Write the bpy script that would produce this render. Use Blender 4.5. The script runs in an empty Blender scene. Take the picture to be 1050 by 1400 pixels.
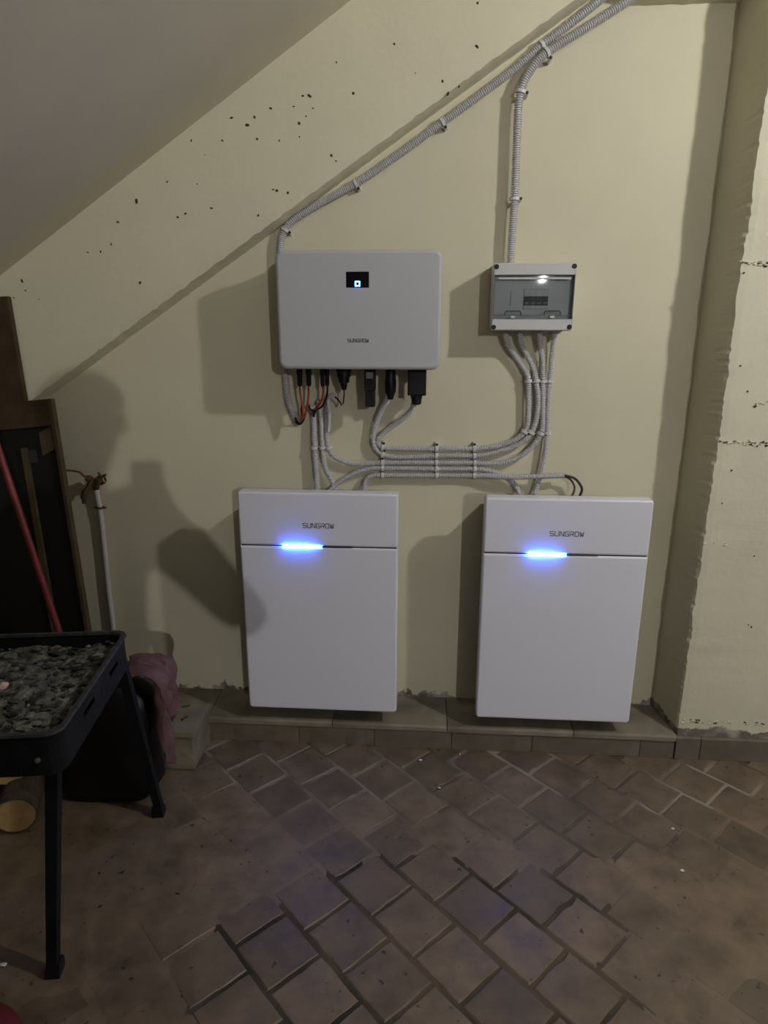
import bpy, bmesh, math, random
from mathutils import Vector, Matrix, noise
random.seed(7)
S = bpy.context.scene
COL = S.collection
PI = math.pi

# ------------------------------------------------------------------ camera
CAM = Vector((0.4548, -2.2177, 1.4255))
YAW, PITCH, ROLL, FPX = -0.065387, 0.269712, 0.002477, 899.6
_cy, _sy, _cp, _sp = math.cos(YAW), math.sin(YAW), math.cos(PITCH), math.sin(PITCH)
FW = Vector((_sy*_cp, _cy*_cp, -_sp))
_r = Vector((_cy, -_sy, 0)); _u = _r.cross(FW)
RT = math.cos(ROLL)*_r + math.sin(ROLL)*_u
UP = -math.sin(ROLL)*_r + math.cos(ROLL)*_u
cam = bpy.data.cameras.new('camera')
cam.sensor_fit = 'VERTICAL'; cam.sensor_height = 36.0; cam.lens = 36.0*FPX/1400.0
cam.clip_start = 0.02
camo = bpy.data.objects.new('camera', cam); COL.objects.link(camo)
M = Matrix((RT, UP, -FW)).transposed().to_4x4(); M.translation = CAM
camo.matrix_world = M
S.camera = camo

# ------------------------------------------------------------------ world, exposure, lamp values
w = bpy.data.worlds.new('world'); S.world = w; w.use_nodes = True
w.node_tree.nodes['Background'].inputs[0].default_value = (0.5, 0.52, 0.6, 1)
w.node_tree.nodes['Background'].inputs[1].default_value = 0.0015
S.view_settings.view_transform = 'Standard'; S.view_settings.look = 'None'
S.view_settings.exposure = 0.0; S.view_settings.gamma = 1.0
S.view_settings.use_curve_mapping = False
LAMP_A = Vector((2.20, -1.51, 2.50)); LAMP_A_STRENGTH = 930.0
LAMP_B = Vector((2.63, -7.17, 2.50)); LAMP_B_STRENGTH = 5900.0
LAMP_A_RADIUS, LAMP_B_RADIUS = 0.045, 0.033
LAMP_COLOUR = (1.0, 0.975, 0.93, 1)

# a photo pixel gives a direction; the distance comes from the wall / floor / face it touches
def ray(px, py): return FW + RT*((px-525)/FPX) + UP*((700-py)/FPX)
def U(px, py, Y=0.0):
    d = ray(px, py); return CAM + d*((Y-CAM.y)/d.y)
def G(px, py, Z=0.0):
    d = ray(px, py); return CAM + d*((Z-CAM.z)/d.z)

# ------------------------------------------------------------------ materials
def newmat(name):
    m = bpy.data.materials.new(name); m.use_nodes = True
    nt = m.node_tree; b = nt.nodes['Principled BSDF']
    return m, nt, b
def N(nt, t, **kw):
    n = nt.nodes.new(t)
    for k, v in kw.items(): setattr(n, k, v)
    return n
def rgb(c): return (c[0], c[1], c[2], 1)
def mat(name, col, rough=.5, metal=0, var=.0, vscale=8, bump=0, bscale=60, col2=None, spec=.5, emit=None, es=0):
    m, nt, b = newmat(name)
    b.inputs['Base Color'].default_value = rgb(col); b.inputs['Roughness'].default_value = rough
    b.inputs['Metallic'].default_value = metal; b.inputs['Specular IOR Level'].default_value = spec
    tc = N(nt, 'ShaderNodeTexCoord')
    if col2 is not None:
        n = N(nt, 'ShaderNodeTexNoise'); n.inputs['Scale'].default_value = vscale; n.inputs['Detail'].default_value = 6
        nt.links.new(tc.outputs['Object'], n.inputs['Vector'])
        r = N(nt, 'ShaderNodeValToRGB'); r.color_ramp.elements[0].position = .35; r.color_ramp.elements[1].position = .68
        r.color_ramp.elements[0].color = rgb(col); r.color_ramp.elements[1].color = rgb(col2)
        nt.links.new(n.outputs['Fac'], r.inputs['Fac']); nt.links.new(r.outputs['Color'], b.inputs['Base Color'])
    if bump:
        n2 = N(nt, 'ShaderNodeTexNoise'); n2.inputs['Scale'].default_value = bscale; n2.inputs['Detail'].default_value = 5
        nt.links.new(tc.outputs['Object'], n2.inputs['Vector'])
        bp = N(nt, 'ShaderNodeBump'); bp.inputs['Strength'].default_value = bump; bp.inputs['Distance'].default_value = .004
        nt.links.new(n2.outputs['Fac'], bp.inputs['Height']); nt.links.new(bp.outputs['Normal'], b.inputs['Normal'])
    if emit:
        b.inputs['Emission Color'].default_value = rgb(emit); b.inputs['Emission Strength'].default_value = es
    return m

def paint_mat(name, base, base2, peel_h=None, peel_amp=.1, peel_col=(.16, .14, .12), peel_col2=(.42, .38, .36), bump=.10):
    """cream wall paint; near the foot the paint has flaked off in patches that follow a noise outline"""
    m, nt, b = newmat(name); L = nt.links.new
    b.inputs['Roughness'].default_value = .75; b.inputs['Specular IOR Level'].default_value = .3
    geo = N(nt, 'ShaderNodeNewGeometry')
    n1 = N(nt, 'ShaderNodeTexNoise'); n1.inputs['Scale'].default_value = 2.3; n1.inputs['Detail'].default_value = 7; n1.inputs['Roughness'].default_value = .6
    L(geo.outputs['Position'], n1.inputs['Vector'])
    mx = N(nt, 'ShaderNodeMix', data_type='RGBA'); mx.inputs[6].default_value = rgb(base); mx.inputs[7].default_value = rgb(base2)
    rp = N(nt, 'ShaderNodeMapRange'); rp.inputs[1].default_value = .35; rp.inputs[2].default_value = .7
    L(n1.outputs['Fac'], rp.inputs[0]); L(rp.outputs[0], mx.inputs[0])
    out = mx.outputs[2]
    n2 = N(nt, 'ShaderNodeTexNoise'); n2.inputs['Scale'].default_value = 55; n2.inputs['Detail'].default_value = 6
    L(geo.outputs['Position'], n2.inputs['Vector'])
    n3 = N(nt, 'ShaderNodeTexNoise'); n3.inputs['Scale'].default_value = 9; n3.inputs['Detail'].default_value = 3
    L(geo.outputs['Position'], n3.inputs['Vector'])
    ad = N(nt, 'ShaderNodeMath', operation='MULTIPLY_ADD'); ad.inputs[1].default_value = 1.0
    L(n3.outputs['Fac'], ad.inputs[0]); L(n2.outputs['Fac'], ad.inputs[2])
    bp = N(nt, 'ShaderNodeBump'); bp.inputs['Strength'].default_value = bump; bp.inputs['Distance'].default_value = .004
    L(ad.outputs[0], bp.inputs['Height']); L(bp.outputs['Normal'], b.inputs['Normal'])
    if peel_h is not None:
        sx = N(nt, 'ShaderNodeSeparateXYZ'); L(geo.outputs['Position'], sx.inputs[0])
        n4 = N(nt, 'ShaderNodeTexNoise'); n4.inputs['Scale'].default_value = 9; n4.inputs['Detail'].default_value = 9; n4.inputs['Roughness'].default_value = .68
        L(geo.outputs['Position'], n4.inputs['Vector'])
        a = N(nt, 'ShaderNodeMath', operation='MULTIPLY_ADD'); a.inputs[1].default_value = peel_amp; a.inputs[2].default_value = peel_h-peel_amp*.5
        L(n4.outputs['Fac'], a.inputs[0])
        s = N(nt, 'ShaderNodeMath', operation='SUBTRACT'); L(a.outputs[0], s.inputs[0]); L(sx.outputs['Z'], s.inputs[1])
        st = N(nt, 'ShaderNodeMapRange'); st.inputs[1].default_value = 0; st.inputs[2].default_value = .004
        L(s.outputs[0], st.inputs[0])
        n5 = N(nt, 'ShaderNodeTexNoise'); n5.inputs['Scale'].default_value = 16; n5.inputs['Detail'].default_value = 8
        L(geo.outputs['Position'], n5.inputs['Vector'])
        r5 = N(nt, 'ShaderNodeValToRGB'); r5.color_ramp.elements[0].position = .45; r5.color_ramp.elements[1].position = .62
        r5.color_ramp.elements[0].color = rgb(peel_col); r5.color_ramp.elements[1].color = rgb(peel_col2)
        L(n5.outputs['Fac'], r5.inputs['Fac'])
        m2 = N(nt, 'ShaderNodeMix', data_type='RGBA'); L(st.outputs[0], m2.inputs[0]); L(out, m2.inputs[6]); L(r5.outputs['Color'], m2.inputs[7])
        out = m2.outputs[2]
    L(out, b.inputs['Base Color'])
    return m

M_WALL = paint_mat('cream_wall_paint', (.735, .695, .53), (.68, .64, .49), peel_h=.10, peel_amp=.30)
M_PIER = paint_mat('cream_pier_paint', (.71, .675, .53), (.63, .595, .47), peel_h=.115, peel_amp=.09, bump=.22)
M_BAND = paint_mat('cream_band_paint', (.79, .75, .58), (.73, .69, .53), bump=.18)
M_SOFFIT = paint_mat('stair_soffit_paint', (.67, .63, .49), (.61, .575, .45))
M_CEIL = mat('ceiling_paint', (.26, .255, .24), .8)
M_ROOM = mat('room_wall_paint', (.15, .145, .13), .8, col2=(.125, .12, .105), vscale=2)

def tile_mat(name, far=False):
    m, nt, b = newmat(name); L = nt.links.new
    geo = N(nt, 'ShaderNodeNewGeometry'); oi = N(nt, 'ShaderNodeObjectInfo')
    n1 = N(nt, 'ShaderNodeTexNoise'); n1.inputs['Scale'].default_value = 11; n1.inputs['Detail'].default_value = 9; n1.inputs['Roughness'].default_value = .62
    L(geo.outputs['Position'], n1.inputs['Vector'])
    r = N(nt, 'ShaderNodeValToRGB'); e = r.color_ramp.elements
    e[0].position = .30; e[0].color = rgb((.092, .067, .043)); e[1].position = .72; e[1].color = rgb((.205, .150, .096))
    L(n1.outputs['Fac'], r.inputs['Fac'])
    hv = N(nt, 'ShaderNodeHueSaturation')
    mr = N(nt, 'ShaderNodeMapRange'); mr.inputs[3].default_value = .78; mr.inputs[4].default_value = 1.22
    L(oi.outputs['Random'], mr.inputs[0]); L(mr.outputs[0], hv.inputs['Value']); L(r.outputs['Color'], hv.inputs['Color'])
    n2 = N(nt, 'ShaderNodeTexNoise'); n2.inputs['Scale'].default_value = 3.2; n2.inputs['Detail'].default_value = 6
    L(geo.outputs['Position'], n2.inputs['Vector'])
    r2 = N(nt, 'ShaderNodeValToRGB'); r2.color_ramp.elements[0].position = .5; r2.color_ramp.elements[1].position = .72
    L(n2.outputs['Fac'], r2.inputs['Fac'])
    mx = N(nt, 'ShaderNodeMix', data_type='RGBA'); mx.inputs[7].default_value = rgb((.15, .115, .08))
    mm = N(nt, 'ShaderNodeMath', operation='MULTIPLY'); mm.inputs[1].default_value = .55
    L(r2.outputs['Color'], mm.inputs[0]); L(mm.outputs[0], mx.inputs[0]); L(hv.outputs['Color'], mx.inputs[6])
    # small dark scuffs
    n3 = N(nt, 'ShaderNodeTexNoise'); n3.inputs['Scale'].default_value = 38; n3.inputs['Detail'].default_value = 4
    L(geo.outputs['Position'], n3.inputs['Vector'])
    r3 = N(nt, 'ShaderNodeValToRGB'); r3.color_ramp.elements[0].position = .66; r3.color_ramp.elements[1].position = .71
    L(n3.outputs['Fac'], r3.inputs['Fac'])
    mx2 = N(nt, 'ShaderNodeMix', data_type='RGBA'); mx2.inputs[7].default_value = rgb((.03, .024, .018))
    L(r3.outputs['Color'], mx2.inputs[0]); L(mx.outputs[2], mx2.inputs[6])
    L(mx2.outputs[2], b.inputs['Base Color'])
    rr = N(nt, 'ShaderNodeMapRange'); rr.inputs[1].default_value = .3; rr.inputs[2].default_value = .7; rr.inputs[3].default_value = .36; rr.inputs[4].default_value = .60
    L(n1.outputs['Fac'], rr.inputs[0]); L(rr.outputs[0], b.inputs['Roughness'])
    bp = N(nt, 'ShaderNodeBump'); bp.inputs['Strength'].default_value = .35; bp.inputs['Distance'].default_value = .003
    L(n1.outputs['Fac'], bp.inputs['Height']); L(bp.outputs['Normal'], b.inputs['Normal'])
    return m
M_TILE = tile_mat('terracotta_floor_tile')

def grout_mat():
    """joints: pale dust swept against the ledge, dark dirt further out"""
    m, nt, b = newmat('floor_joint_mortar'); L = nt.links.new
    geo = N(nt, 'ShaderNodeNewGeometry'); sx = N(nt, 'ShaderNodeSeparateXYZ'); L(geo.outputs['Position'], sx.inputs[0])
    n = N(nt, 'ShaderNodeTexNoise'); n.inputs['Scale'].default_value = 5; n.inputs['Detail'].default_value = 5; L(geo.outputs['Position'], n.inputs['Vector'])
    a = N(nt, 'ShaderNodeMath', operation='MULTIPLY_ADD'); a.inputs[1].default_value = .6; L(n.outputs['Fac'], a.inputs[0]); L(sx.outputs['Y'], a.inputs[2])
    mr = N(nt, 'ShaderNodeMapRange'); mr.inputs[1].default_value = -.42; mr.inputs[2].default_value = -.10; L(a.outputs[0], mr.inputs[0])
    mx = N(nt, 'ShaderNodeMix', data_type='RGBA'); mx.inputs[6].default_value = rgb((.024, .02, .016)); mx.inputs[7].default_value = rgb((.30, .255, .20))
    L(mr.outputs[0], mx.inputs[0]); L(mx.outputs[2], b.inputs['Base Color'])
    n6 = N(nt, 'ShaderNodeTexNoise'); n6.inputs['Scale'].default_value = 2.6; n6.inputs['Detail'].default_value = 4; L(geo.outputs['Position'], n6.inputs['Vector'])
    r6 = N(nt, 'ShaderNodeMapRange'); r6.inputs[1].default_value = .42; r6.inputs[2].default_value = .60; L(n6.outputs['Fac'], r6.inputs[0])
    m6 = N(nt, 'ShaderNodeMix', data_type='RGBA'); m6.inputs[7].default_value = rgb((.10, .077, .052))
    L(r6.outputs[0], m6.inputs[0]); L(mx.outputs[2], m6.inputs[6]); L(m6.outputs[2], b.inputs['Base Color'])
    b.inputs['Roughness'].default_value = .9
    return m
M_GROUT = grout_mat()
M_LEDGE = mat('worn_concrete', (.145, .127, .095), .75, col2=(.28, .245, .19), vscale=7, bump=.4, bscale=30)
M_KERB = mat('kerb_tile_clay', (.115, .092, .07), .65, col2=(.18, .15, .118), vscale=9, bump=.3, bscale=40)
M_BLOCK = mat('old_block_concrete', (.15, .13, .085), .85, col2=(.23, .20, .135), vscale=12, bump=.5, bscale=45)
M_PLASTERCHIP = mat('chipped_plaster', (.55, .52, .46), .9, col2=(.3, .27, .22), vscale=30, bump=.6, bscale=80)
M_WHITE = mat('battery_white_plastic', (.79, .795, .91), .38, bump=.03, bscale=500)
M_GREY = mat('inverter_grey_paint', (.53, .54, .585), .42, bump=.03, bscale=500)
M_BODY = mat('grey_casing_side', (.20, .20, .22), .5)
M_BLACKP = mat('black_plastic', (.010, .010, .012), .45, spec=.3)
M_SCREEN = mat('black_gloss_screen', (.004, .004, .008), .12)
M_LOGO = mat('dark_logo_print', (.03, .03, .05), .5)
M_SEAM = mat('dark_seam', (.02, .02, .04), .3)
M_LED = mat('blue_led', (.0, .0, .0), .3, emit=(.02, .12, 1.0), es=170)
M_ICON = mat('blue_icon_led', (0, 0, 0), .3, emit=(.05, .2, 1.0), es=30)
M_COND = mat('grey_pvc_conduit', (.62, .62, .645), .42)
M_CLIP = mat('pale_grey_clip', (.70, .70, .72), .4)
M_NAIL = mat('clip_nail_steel', (.05, .045, .04), .5, metal=.6)
M_DB = mat('enclosure_grey_plastic', (.58, .585, .61), .4)
M_DBIN = mat('enclosure_inner_panel', (.80, .80, .78), .45)
M_GASKET = mat('door_gasket_dark', (.05, .055, .06), .4)
M_RED = mat('red_wire', (.38, .05, .03), .45)
M_BLACKW = mat('black_wire', (.008, .008, .008), .4)
M_STICK = mat('pale_sticker', (.22, .22, .23), .5)
M_WOOD = mat('dark_brown_wood', (.045, .026, .011), .6, col2=(.075, .044, .02), vscale=14, bump=.2, bscale=30)
M_WOOD2 = mat('brown_frame_wood', (.06, .042, .02), .6, col2=(.095, .066, .032), vscale=16, bump=.2, bscale=30)
M_BLACKPANEL = mat('black_panel', (.006, .006, .006), .5)
M_REDPOLE = mat('red_painted_handle', (.22, .025, .028), .5, col2=(.15, .016, .02), vscale=20)
M_BRASS = mat('tarnished_brass', (.20, .155, .075), .4, metal=.8, col2=(.12, .09, .05), vscale=60)
M_RUST = mat('rusty_iron', (.10, .035, .02), .75, col2=(.17, .065, .03), vscale=60)
M_PIPE = mat('white_pvc_pipe', (.62, .60, .60), .4)
M_BBQ = mat('sooty_black_iron', (.006, .007, .009), .5, col2=(.015, .017, .021), vscale=14, bump=.3, bscale=60, spec=.2)
M_RIM = mat('ash_dusted_rim', (.02, .022, .024), .7, col2=(.05, .052, .05), vscale=40)
M_ASH = mat('grey_ash', (.03, .03, .026), .95, col2=(.20, .195, .165), vscale=38, bump=.8, bscale=90)
M_COAL = mat('charcoal', (.008, .008, .008), .8, col2=(.05, .05, .045), vscale=50)
M_PINK = mat('pink_wrapper', (.75, .35, .38), .5, col2=(.85, .72, .7), vscale=60)
M_CLOTH = mat('mauve_cloth', (.165, .088, .092), .95, col2=(.105, .052, .055), vscale=14, bump=.5, bscale=220)
M_BAG = mat('black_bin_liner', (.004, .004, .005), .5, bump=.4, bscale=25)
M_BARK = mat('bark', (.045, .03, .02), .9, col2=(.09, .065, .045), vscale=30, bump=.8, bscale=60)
M_CUT = mat('sawn_wood_end', (.36, .23, .09), .8, col2=(.28, .17, .065), vscale=30)
M_REDCLOTH = mat('dark_red_cloth', (.13, .012, .016), .9, bump=.4, bscale=120)
M_CHIP = mat('white_plaster_chip', (.75, .73, .7), .8)
M_SPECK = mat('brown_mud_speck', (.05, .04, .025), .9)
M_SKIN = mat('skin', (.42, .25, .18), .5)
M_JACKET = mat('navy_jacket', (.03, .035, .05), .8)
M_TROUSER = mat('dark_trousers', (.025, .025, .03), .85)
M_HAIR = mat('brown_hair', (.03, .02, .012), .6)
M_FIXT = mat('white_lamp_holder', (.7, .7, .68), .4)
M_BULB = mat('lit_bulb', (0, 0, 0), .4, emit=LAMP_COLOUR[:3], es=LAMP_A_STRENGTH)
M_BULB2 = mat('lit_bulb_far', (0, 0, 0), .4, emit=LAMP_COLOUR[:3], es=LAMP_B_STRENGTH)

def glass_mat():
    m, nt, b = newmat('smoked_clear_door'); L = nt.links.new
    out = nt.nodes['Material Output']; nt.nodes.remove(b)
    tr = N(nt, 'ShaderNodeBsdfTransparent'); tr.inputs[0].default_value = (.90, .92, .93, 1)
    gl = N(nt, 'ShaderNodeBsdfGlossy'); gl.inputs['Roughness'].default_value = .035; gl.inputs[0].default_value = (.9, .95, 1, 1)
    lw = N(nt, 'ShaderNodeFresnel'); lw.inputs['IOR'].default_value = 1.5
    mx = N(nt, 'ShaderNodeMixShader'); L(lw.outputs[0], mx.inputs[0]); L(tr.outputs[0], mx.inputs[1]); L(gl.outputs[0], mx.inputs[2])
    L(mx.outputs[0], out.inputs['Surface'])
    return m
M_GLASS = glass_mat()

# ------------------------------------------------------------------ mesh helpers (all coordinates are world metres)
WLOC = {}
class MB:
    def __init__(s): s.v = []; s.f = []; s.m = []
    def add(s, vs, fs, mi=0):
        o = len(s.v); s.v += [Vector(p) for p in vs]
        for f in fs: s.f.append([i+o for i in f]); s.m.append(mi)
        return s
    def box(s, x0, x1, y0, y1, z0, z1, T=None, mi=0):
        P = [Vector((x, y, z)) for z in (z0, z1) for y in (y0, y1) for x in (x0, x1)]
        if T: P = [T(p) for p in P]
        return s.add(P, [(0, 2, 3, 1), (4, 5, 7, 6), (0, 1, 5, 4), (2, 6, 7, 3), (0, 4, 6, 2), (1, 3, 7, 5)], mi)
    def loops(s, L, cap0=True, cap1=True, mi=0, closed=True):
        n = len(L[0]); o = len(s.v)
        for l in L: s.v += [Vector(p) for p in l]
        for a in range(len(L)-1):
            for i in range(n if closed else n-1):
                j = (i+1) % n
                s.f.append([o+a*n+i, o+a*n+j, o+(a+1)*n+j, o+(a+1)*n+i]); s.m.append(mi)
        if cap0: s.f.append([o+i for i in reversed(range(n))]); s.m.append(mi)
        if cap1: s.f.append([o+(len(L)-1)*n+i for i in range(n)]); s.m.append(mi)
        return s
    def tube(s, path, radii, n=10, mi=0, caps=True):
        """path: list of Vectors; radii: number or list"""
        P = [Vector(p) for p in path]; k = len(P)
        R = radii if isinstance(radii, (list, tuple)) else [radii]*k
        t0 = (P[1]-P[0]).normalized()
        a = Vector((0, 0, 1)) if abs(t0.z) < .9 else Vector((0, 1, 0))
        nrm = (a - t0*a.dot(t0)).normalized(); L = []
        for i in range(k):
            t = (P[min(i+1, k-1)]-P[max(i-1, 0)]).normalized()
            nrm = (nrm - t*nrm.dot(t)).normalized(); bi = t.cross(nrm)
            L.append([P[i]+(nrm*math.cos(2*PI*j/n)+bi*math.sin(2*PI*j/n))*R[i] for j in range(n)])
        return s.loops(L, caps, caps, mi)
    def lathe(s, base, axis, prof, n=16, mi=0):
        """prof: list of (distance along axis, radius)"""
        ax = Vector(axis).normalized(); a = Vector((0, 0, 1)) if abs(ax.z) < .9 else Vector((1, 0, 0))
        e1 = (a-ax*a.dot(ax)).normalized(); e2 = ax.cross(e1); B = Vector(base)
        return s.loops([[B+ax*d+(e1*math.cos(2*PI*j/n)+e2*math.sin(2*PI*j/n))*max(r, 1e-5) for j in range(n)] for d, r in prof], True, True, mi)
    def build(s, name, mats, parent=None, smooth=False, angle=None):
        me = bpy.data.meshes.new(name)
        lo = [min(p[i] for p in s.v) for i in range(3)]; hi = [max(p[i] for p in s.v) for i in range(3)]
        org = Vector(((lo[0]+hi[0])/2, (lo[1]+hi[1])/2, lo[2]))
        me.from_pydata([p-org for p in s.v], [], s.f); 
        if not isinstance(mats, (list, tuple)): mats = [mats]
        for m in mats: me.materials.append(m)
        if len(mats) > 1:
            for p, i in zip(me.polygons, s.m): p.material_index = i
        bm = bmesh.new(); bm.from_mesh(me); bmesh.ops.recalc_face_normals(bm, faces=bm.faces)
        if smooth:
            lim = math.radians(angle or 40)
            for f in bm.faces: f.smooth = len(f.verts) <= 8
            for e in bm.edges:
                if len(e.link_faces) == 2 and e.calc_face_angle(0) > lim: e.smooth = False
        bm.to_mesh(me); bm.free(); me.update()
        o = bpy.data.objects.new(name, me); COL.objects.link(o)
        return place(o, org, parent)
def place(o, org, parent=None):
    WLOC[o.name] = Vector(org)
    if parent: o.parent = parent; o.location = Vector(org)-WLOC[parent.name]
    else: o.location = org
    return o
def tag(o, label, cat, group=None):
    o['label'] = label; o['category'] = cat
    if group: o['group'] = group
    return o
def thing(name, loc, label, cat, group=None):
    o = bpy.data.objects.new(name, None); o.empty_display_size = .05; COL.objects.link(o)
    place(o, Vector(loc)); return tag(o, label, cat, group)
def struct(o): o['kind'] = 'structure'; return o

def rrect(x0, x1, z0, z1, r, seg=5):
    """rounded rectangle outline; r = (tl,tr,br,bl) or number"""
    if not isinstance(r, (list, tuple)): r = (r,)*4
    pts = []
    for (cx, cz, rr, a0) in ((x1-r[1], z1-r[1], r[1], 0), (x0+r[0], z1-r[0], r[0], 90), (x0+r[3], z0+r[3], r[3], 180), (x1-r[2], z0+r[2], r[2], 270)):
        for k in range(seg+1):
            a = math.radians(a0+90*k/seg); pts.append((cx+rr*math.cos(a), cz+rr*math.sin(a)))
    return pts
def rbox(mb, x0, x1, z0, z1, yb, yf, r, bev, seg=5, bseg=4, mi=0):
    """box with rounded outline facing -y; front edge rounded by bev"""
    L = [[(x, yb, z) for x, z in rrect(x0, x1, z0, z1, r, seg)]]
    for k in range(bseg+1):
        a = PI/2*k/bseg; ins = bev*(1-math.cos(a)); y = yf+bev-bev*math.sin(a)
        rr = r if not isinstance(r, (list, tuple)) else r
        rr = max(rr-ins, .0005) if not isinstance(rr, tuple) else tuple(max(q-ins, .0005) for q in rr)
        L.append([(x, y, z) for x, z in rrect(x0+ins, x1-ins, z0+ins, z1-ins, rr, seg)])
    return mb.loops(L, True, True, mi)
def catmull(P, step):
    P = [Vector(p) for p in P]; Q = [P[0]*2-P[1]]+P+[P[-1]*2-P[-2]]; out = []
    dense = []
    for i in range(1, len(Q)-2):
        a, b, c, d = Q[i-1], Q[i], Q[i+1], Q[i+2]
        k = 14
        for j in range(k):
            t = j/k
            dense.append(.5*((2*b)+(c-a)*t+(2*a-5*b+4*c-d)*t*t+(3*b-a-3*c+d)*t**3))
    dense.append(P[-1])
    out = [dense[0]]; acc = 0
    for a, b in zip(dense, dense[1:]):
        l = (b-a).length
        while acc+l >= step and l > 0:
            f = (step-acc)/l; a = a+(b-a)*f; out.append(a.copy()); l = (b-a).length; acc = 0
        acc += l
    return out

# ================================================================== THE PLACE
XL, XR, YF, CEIL = -2.2, 4.5, -9.2, 2.85
# floor: mortar bed with single clay tiles laid at 45 degrees, half-lapped
def poly_sd(p, Q):
    d = 9; ins = False
    for k in range(len(Q)):
        a, b = Q[k], Q[k-1]; e = b-a; w_ = p-a; t_ = max(0, min(1, w_.dot(e)/e.dot(e))); d = min(d, (w_-e*t_).length)
        if (a.y > p.y) != (b.y > p.y) and p.x < a.x+(p.y-a.y)/(b.y-a.y)*(b.x-a.x): ins = not ins
    return d if ins else -d
SMEAR = [[G(*q).to_2d() for q in L_] for L_ in ([(-150, 1015), (230, 1015), (290, 1050), (345, 1105), (420, 1110), (490, 1150), (410, 1225), (310, 1270), (240, 1330), (265, 1400), (280, 1480), (-150, 1500)],
    [(800, 1170), (870, 1190), (960, 1110), (1080, 1080), (1200, 1100), (1250, 1480), (900, 1480), (870, 1330), (845, 1250)], [(420, 1120), (560, 1110), (640, 1130), (760, 1170), (720, 1195), (560, 1165), (470, 1190)])]
def floor_mesh():
    """mortar bed; where cement and dirt were smeared over the tiles it rises over them"""
    mb = MB(); mb.box(XL, XR, YF, 0, -.06, -.0045)
    nx, ny = 270, 124; V = []; F = []; H = []
    for j in range(ny+1):
        for i in range(nx+1):
            x, y = -1.3+3.2*i/nx, -1.46+1.46*j/ny; p = Vector((x, y))
            sd = max(poly_sd(p, Q) for Q in SMEAR); m_ = sd+.05*noise.noise(Vector((x*9, y*9, 0)))+.025*noise.noise(Vector((x*28, y*28, 2)))
            m_ = max(0, min(1, m_/.12+.5)); edge = min(1, min(i, nx-i, j, ny-j)/6)
            h = -.003+edge*(m_*(.0023+.0006*noise.noise(Vector((x*14, y*14, 4))))+.0022*max(0, min(1, (sd-.14)/.22))); V.append((x, y, h)); H.append(m_*edge)
    for j in range(ny):
        for i in range(nx): k = j*(nx+1)+i; F.append((k, k+1, k+nx+2, k+nx+1))
    n0 = len(mb.f); mb.add(V, F)
    for q, f in enumerate(F): mb.m[n0+q] = 1 if H[f[0]] > .5 else 0
    return mb.build('floor', [M_GROUT, M_TILE])
fl = struct(floor_mesh())
PITCHV, V0 = .1505, .206
def tile_mesh(k):
    rnd = random.Random(k); h = (.1505-.0085)/2; mb = MB()
    n = 5
    def outline(ins, z):
        pts = []
        for a in range(4):
            for t in range(n):
                f = -1+2*t/n
                p = [(f, -1), (1, f), (-f, 1), (-1, -f)][a]
                pts.append((p[0]*(h-ins), p[1]*(h-ins), z))
        return pts
    jit = [(rnd.uniform(-.0016, .0016), rnd.uniform(-.0016, .0016)) for _ in range(4*n)]
    if k % 3 == 0:
        c = rnd.randrange(4*n); jit[c] = (-.006*outline(0, 0)[c][0]/h, -.006*outline(0, 0)[c][1]/h)
    def oj(ins, z): return [(p[0]+j[0], p[1]+j[1], z) for p, j in zip(outline(ins, z), jit)]
    mb.loops([oj(0, -.03), oj(0, -.0035), oj(.0035, -.0003), oj(.008, 0)], True, True)
    me = bpy.data.meshes.new('floor_tile'); me.from_pydata(mb.v, [], mb.f); me.materials.append(M_TILE)
    bm = bmesh.new(); bm.from_mesh(me); bmesh.ops.recalc_face_normals(bm, faces=bm.faces); bm.to_mesh(me); bm.free()
    return me
TM = [tile_mesh(k) for k in range(9)]
far = MB(); q2 = math.sqrt(.5); near = 0
for iv in range(-90, 50):
    off = .045+.075 if iv % 2 else .045
    vc = V0-PITCHV*.5+PITCHV*iv
    for iu in range(-30, 100):
        uc = off+PITCHV*(iu+.5); x, y = (uc+vc)*q2, (vc-uc)*q2
        if not (XL+.12 < x < XR-.12 and YF+.12 < y < -.10): continue
        if -1.25 < x < 1.85 and -1.42 < y:
            o = bpy.data.objects.new('floor_tile', random.choice(TM)); COL.objects.link(o)
            place(o, Vector((x, y, random.uniform(-.0012, .0006))), fl)
            o.rotation_euler = (random.gauss(0, .004), random.gauss(0, .004), -PI/4+random.choice((0, 1, 2, 3))*PI/2+random.gauss(0, .006)); near += 1
        else:
            h = (.1505-.0085)/2
            c = [(x+(a*q2+b*q2), y+(-a*q2+b*q2)) for a, b in ((-h, -h), (h, -h), (h, h), (-h, h))]
            far.add([(p[0], p[1], -.02) for p in c]+[(p[0], p[1], 0) for p in c], [(4, 5, 6, 7), (0, 1, 5, 4), (1, 2, 6, 5), (2, 3, 7, 6), (3, 0, 4, 7)])
fo = far.build('floor_tile_field', M_TILE, fl); fo['kind'] = 'stuff'

# walls
struct(MB().box(XL, XR, 0, .12, -.06, CEIL).build('wall_back', M_WALL))
struct(MB().box(XL-.12, XL, YF, .12, -.06, CEIL).build('wall_left', M_ROOM))
struct(MB().box(XR, XR+.12, YF, .12, -.06, CEIL).build('wall_right', M_ROOM))
struct(MB().box(XL-.12, XR+.12, YF-.12, YF, -.06, CEIL).build('wall_front', M_ROOM))
struct(MB().box(XL-.12, XR+.12, YF-.12, .12, CEIL, CEIL+.1).build('ceiling', M_CEIL))

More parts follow.
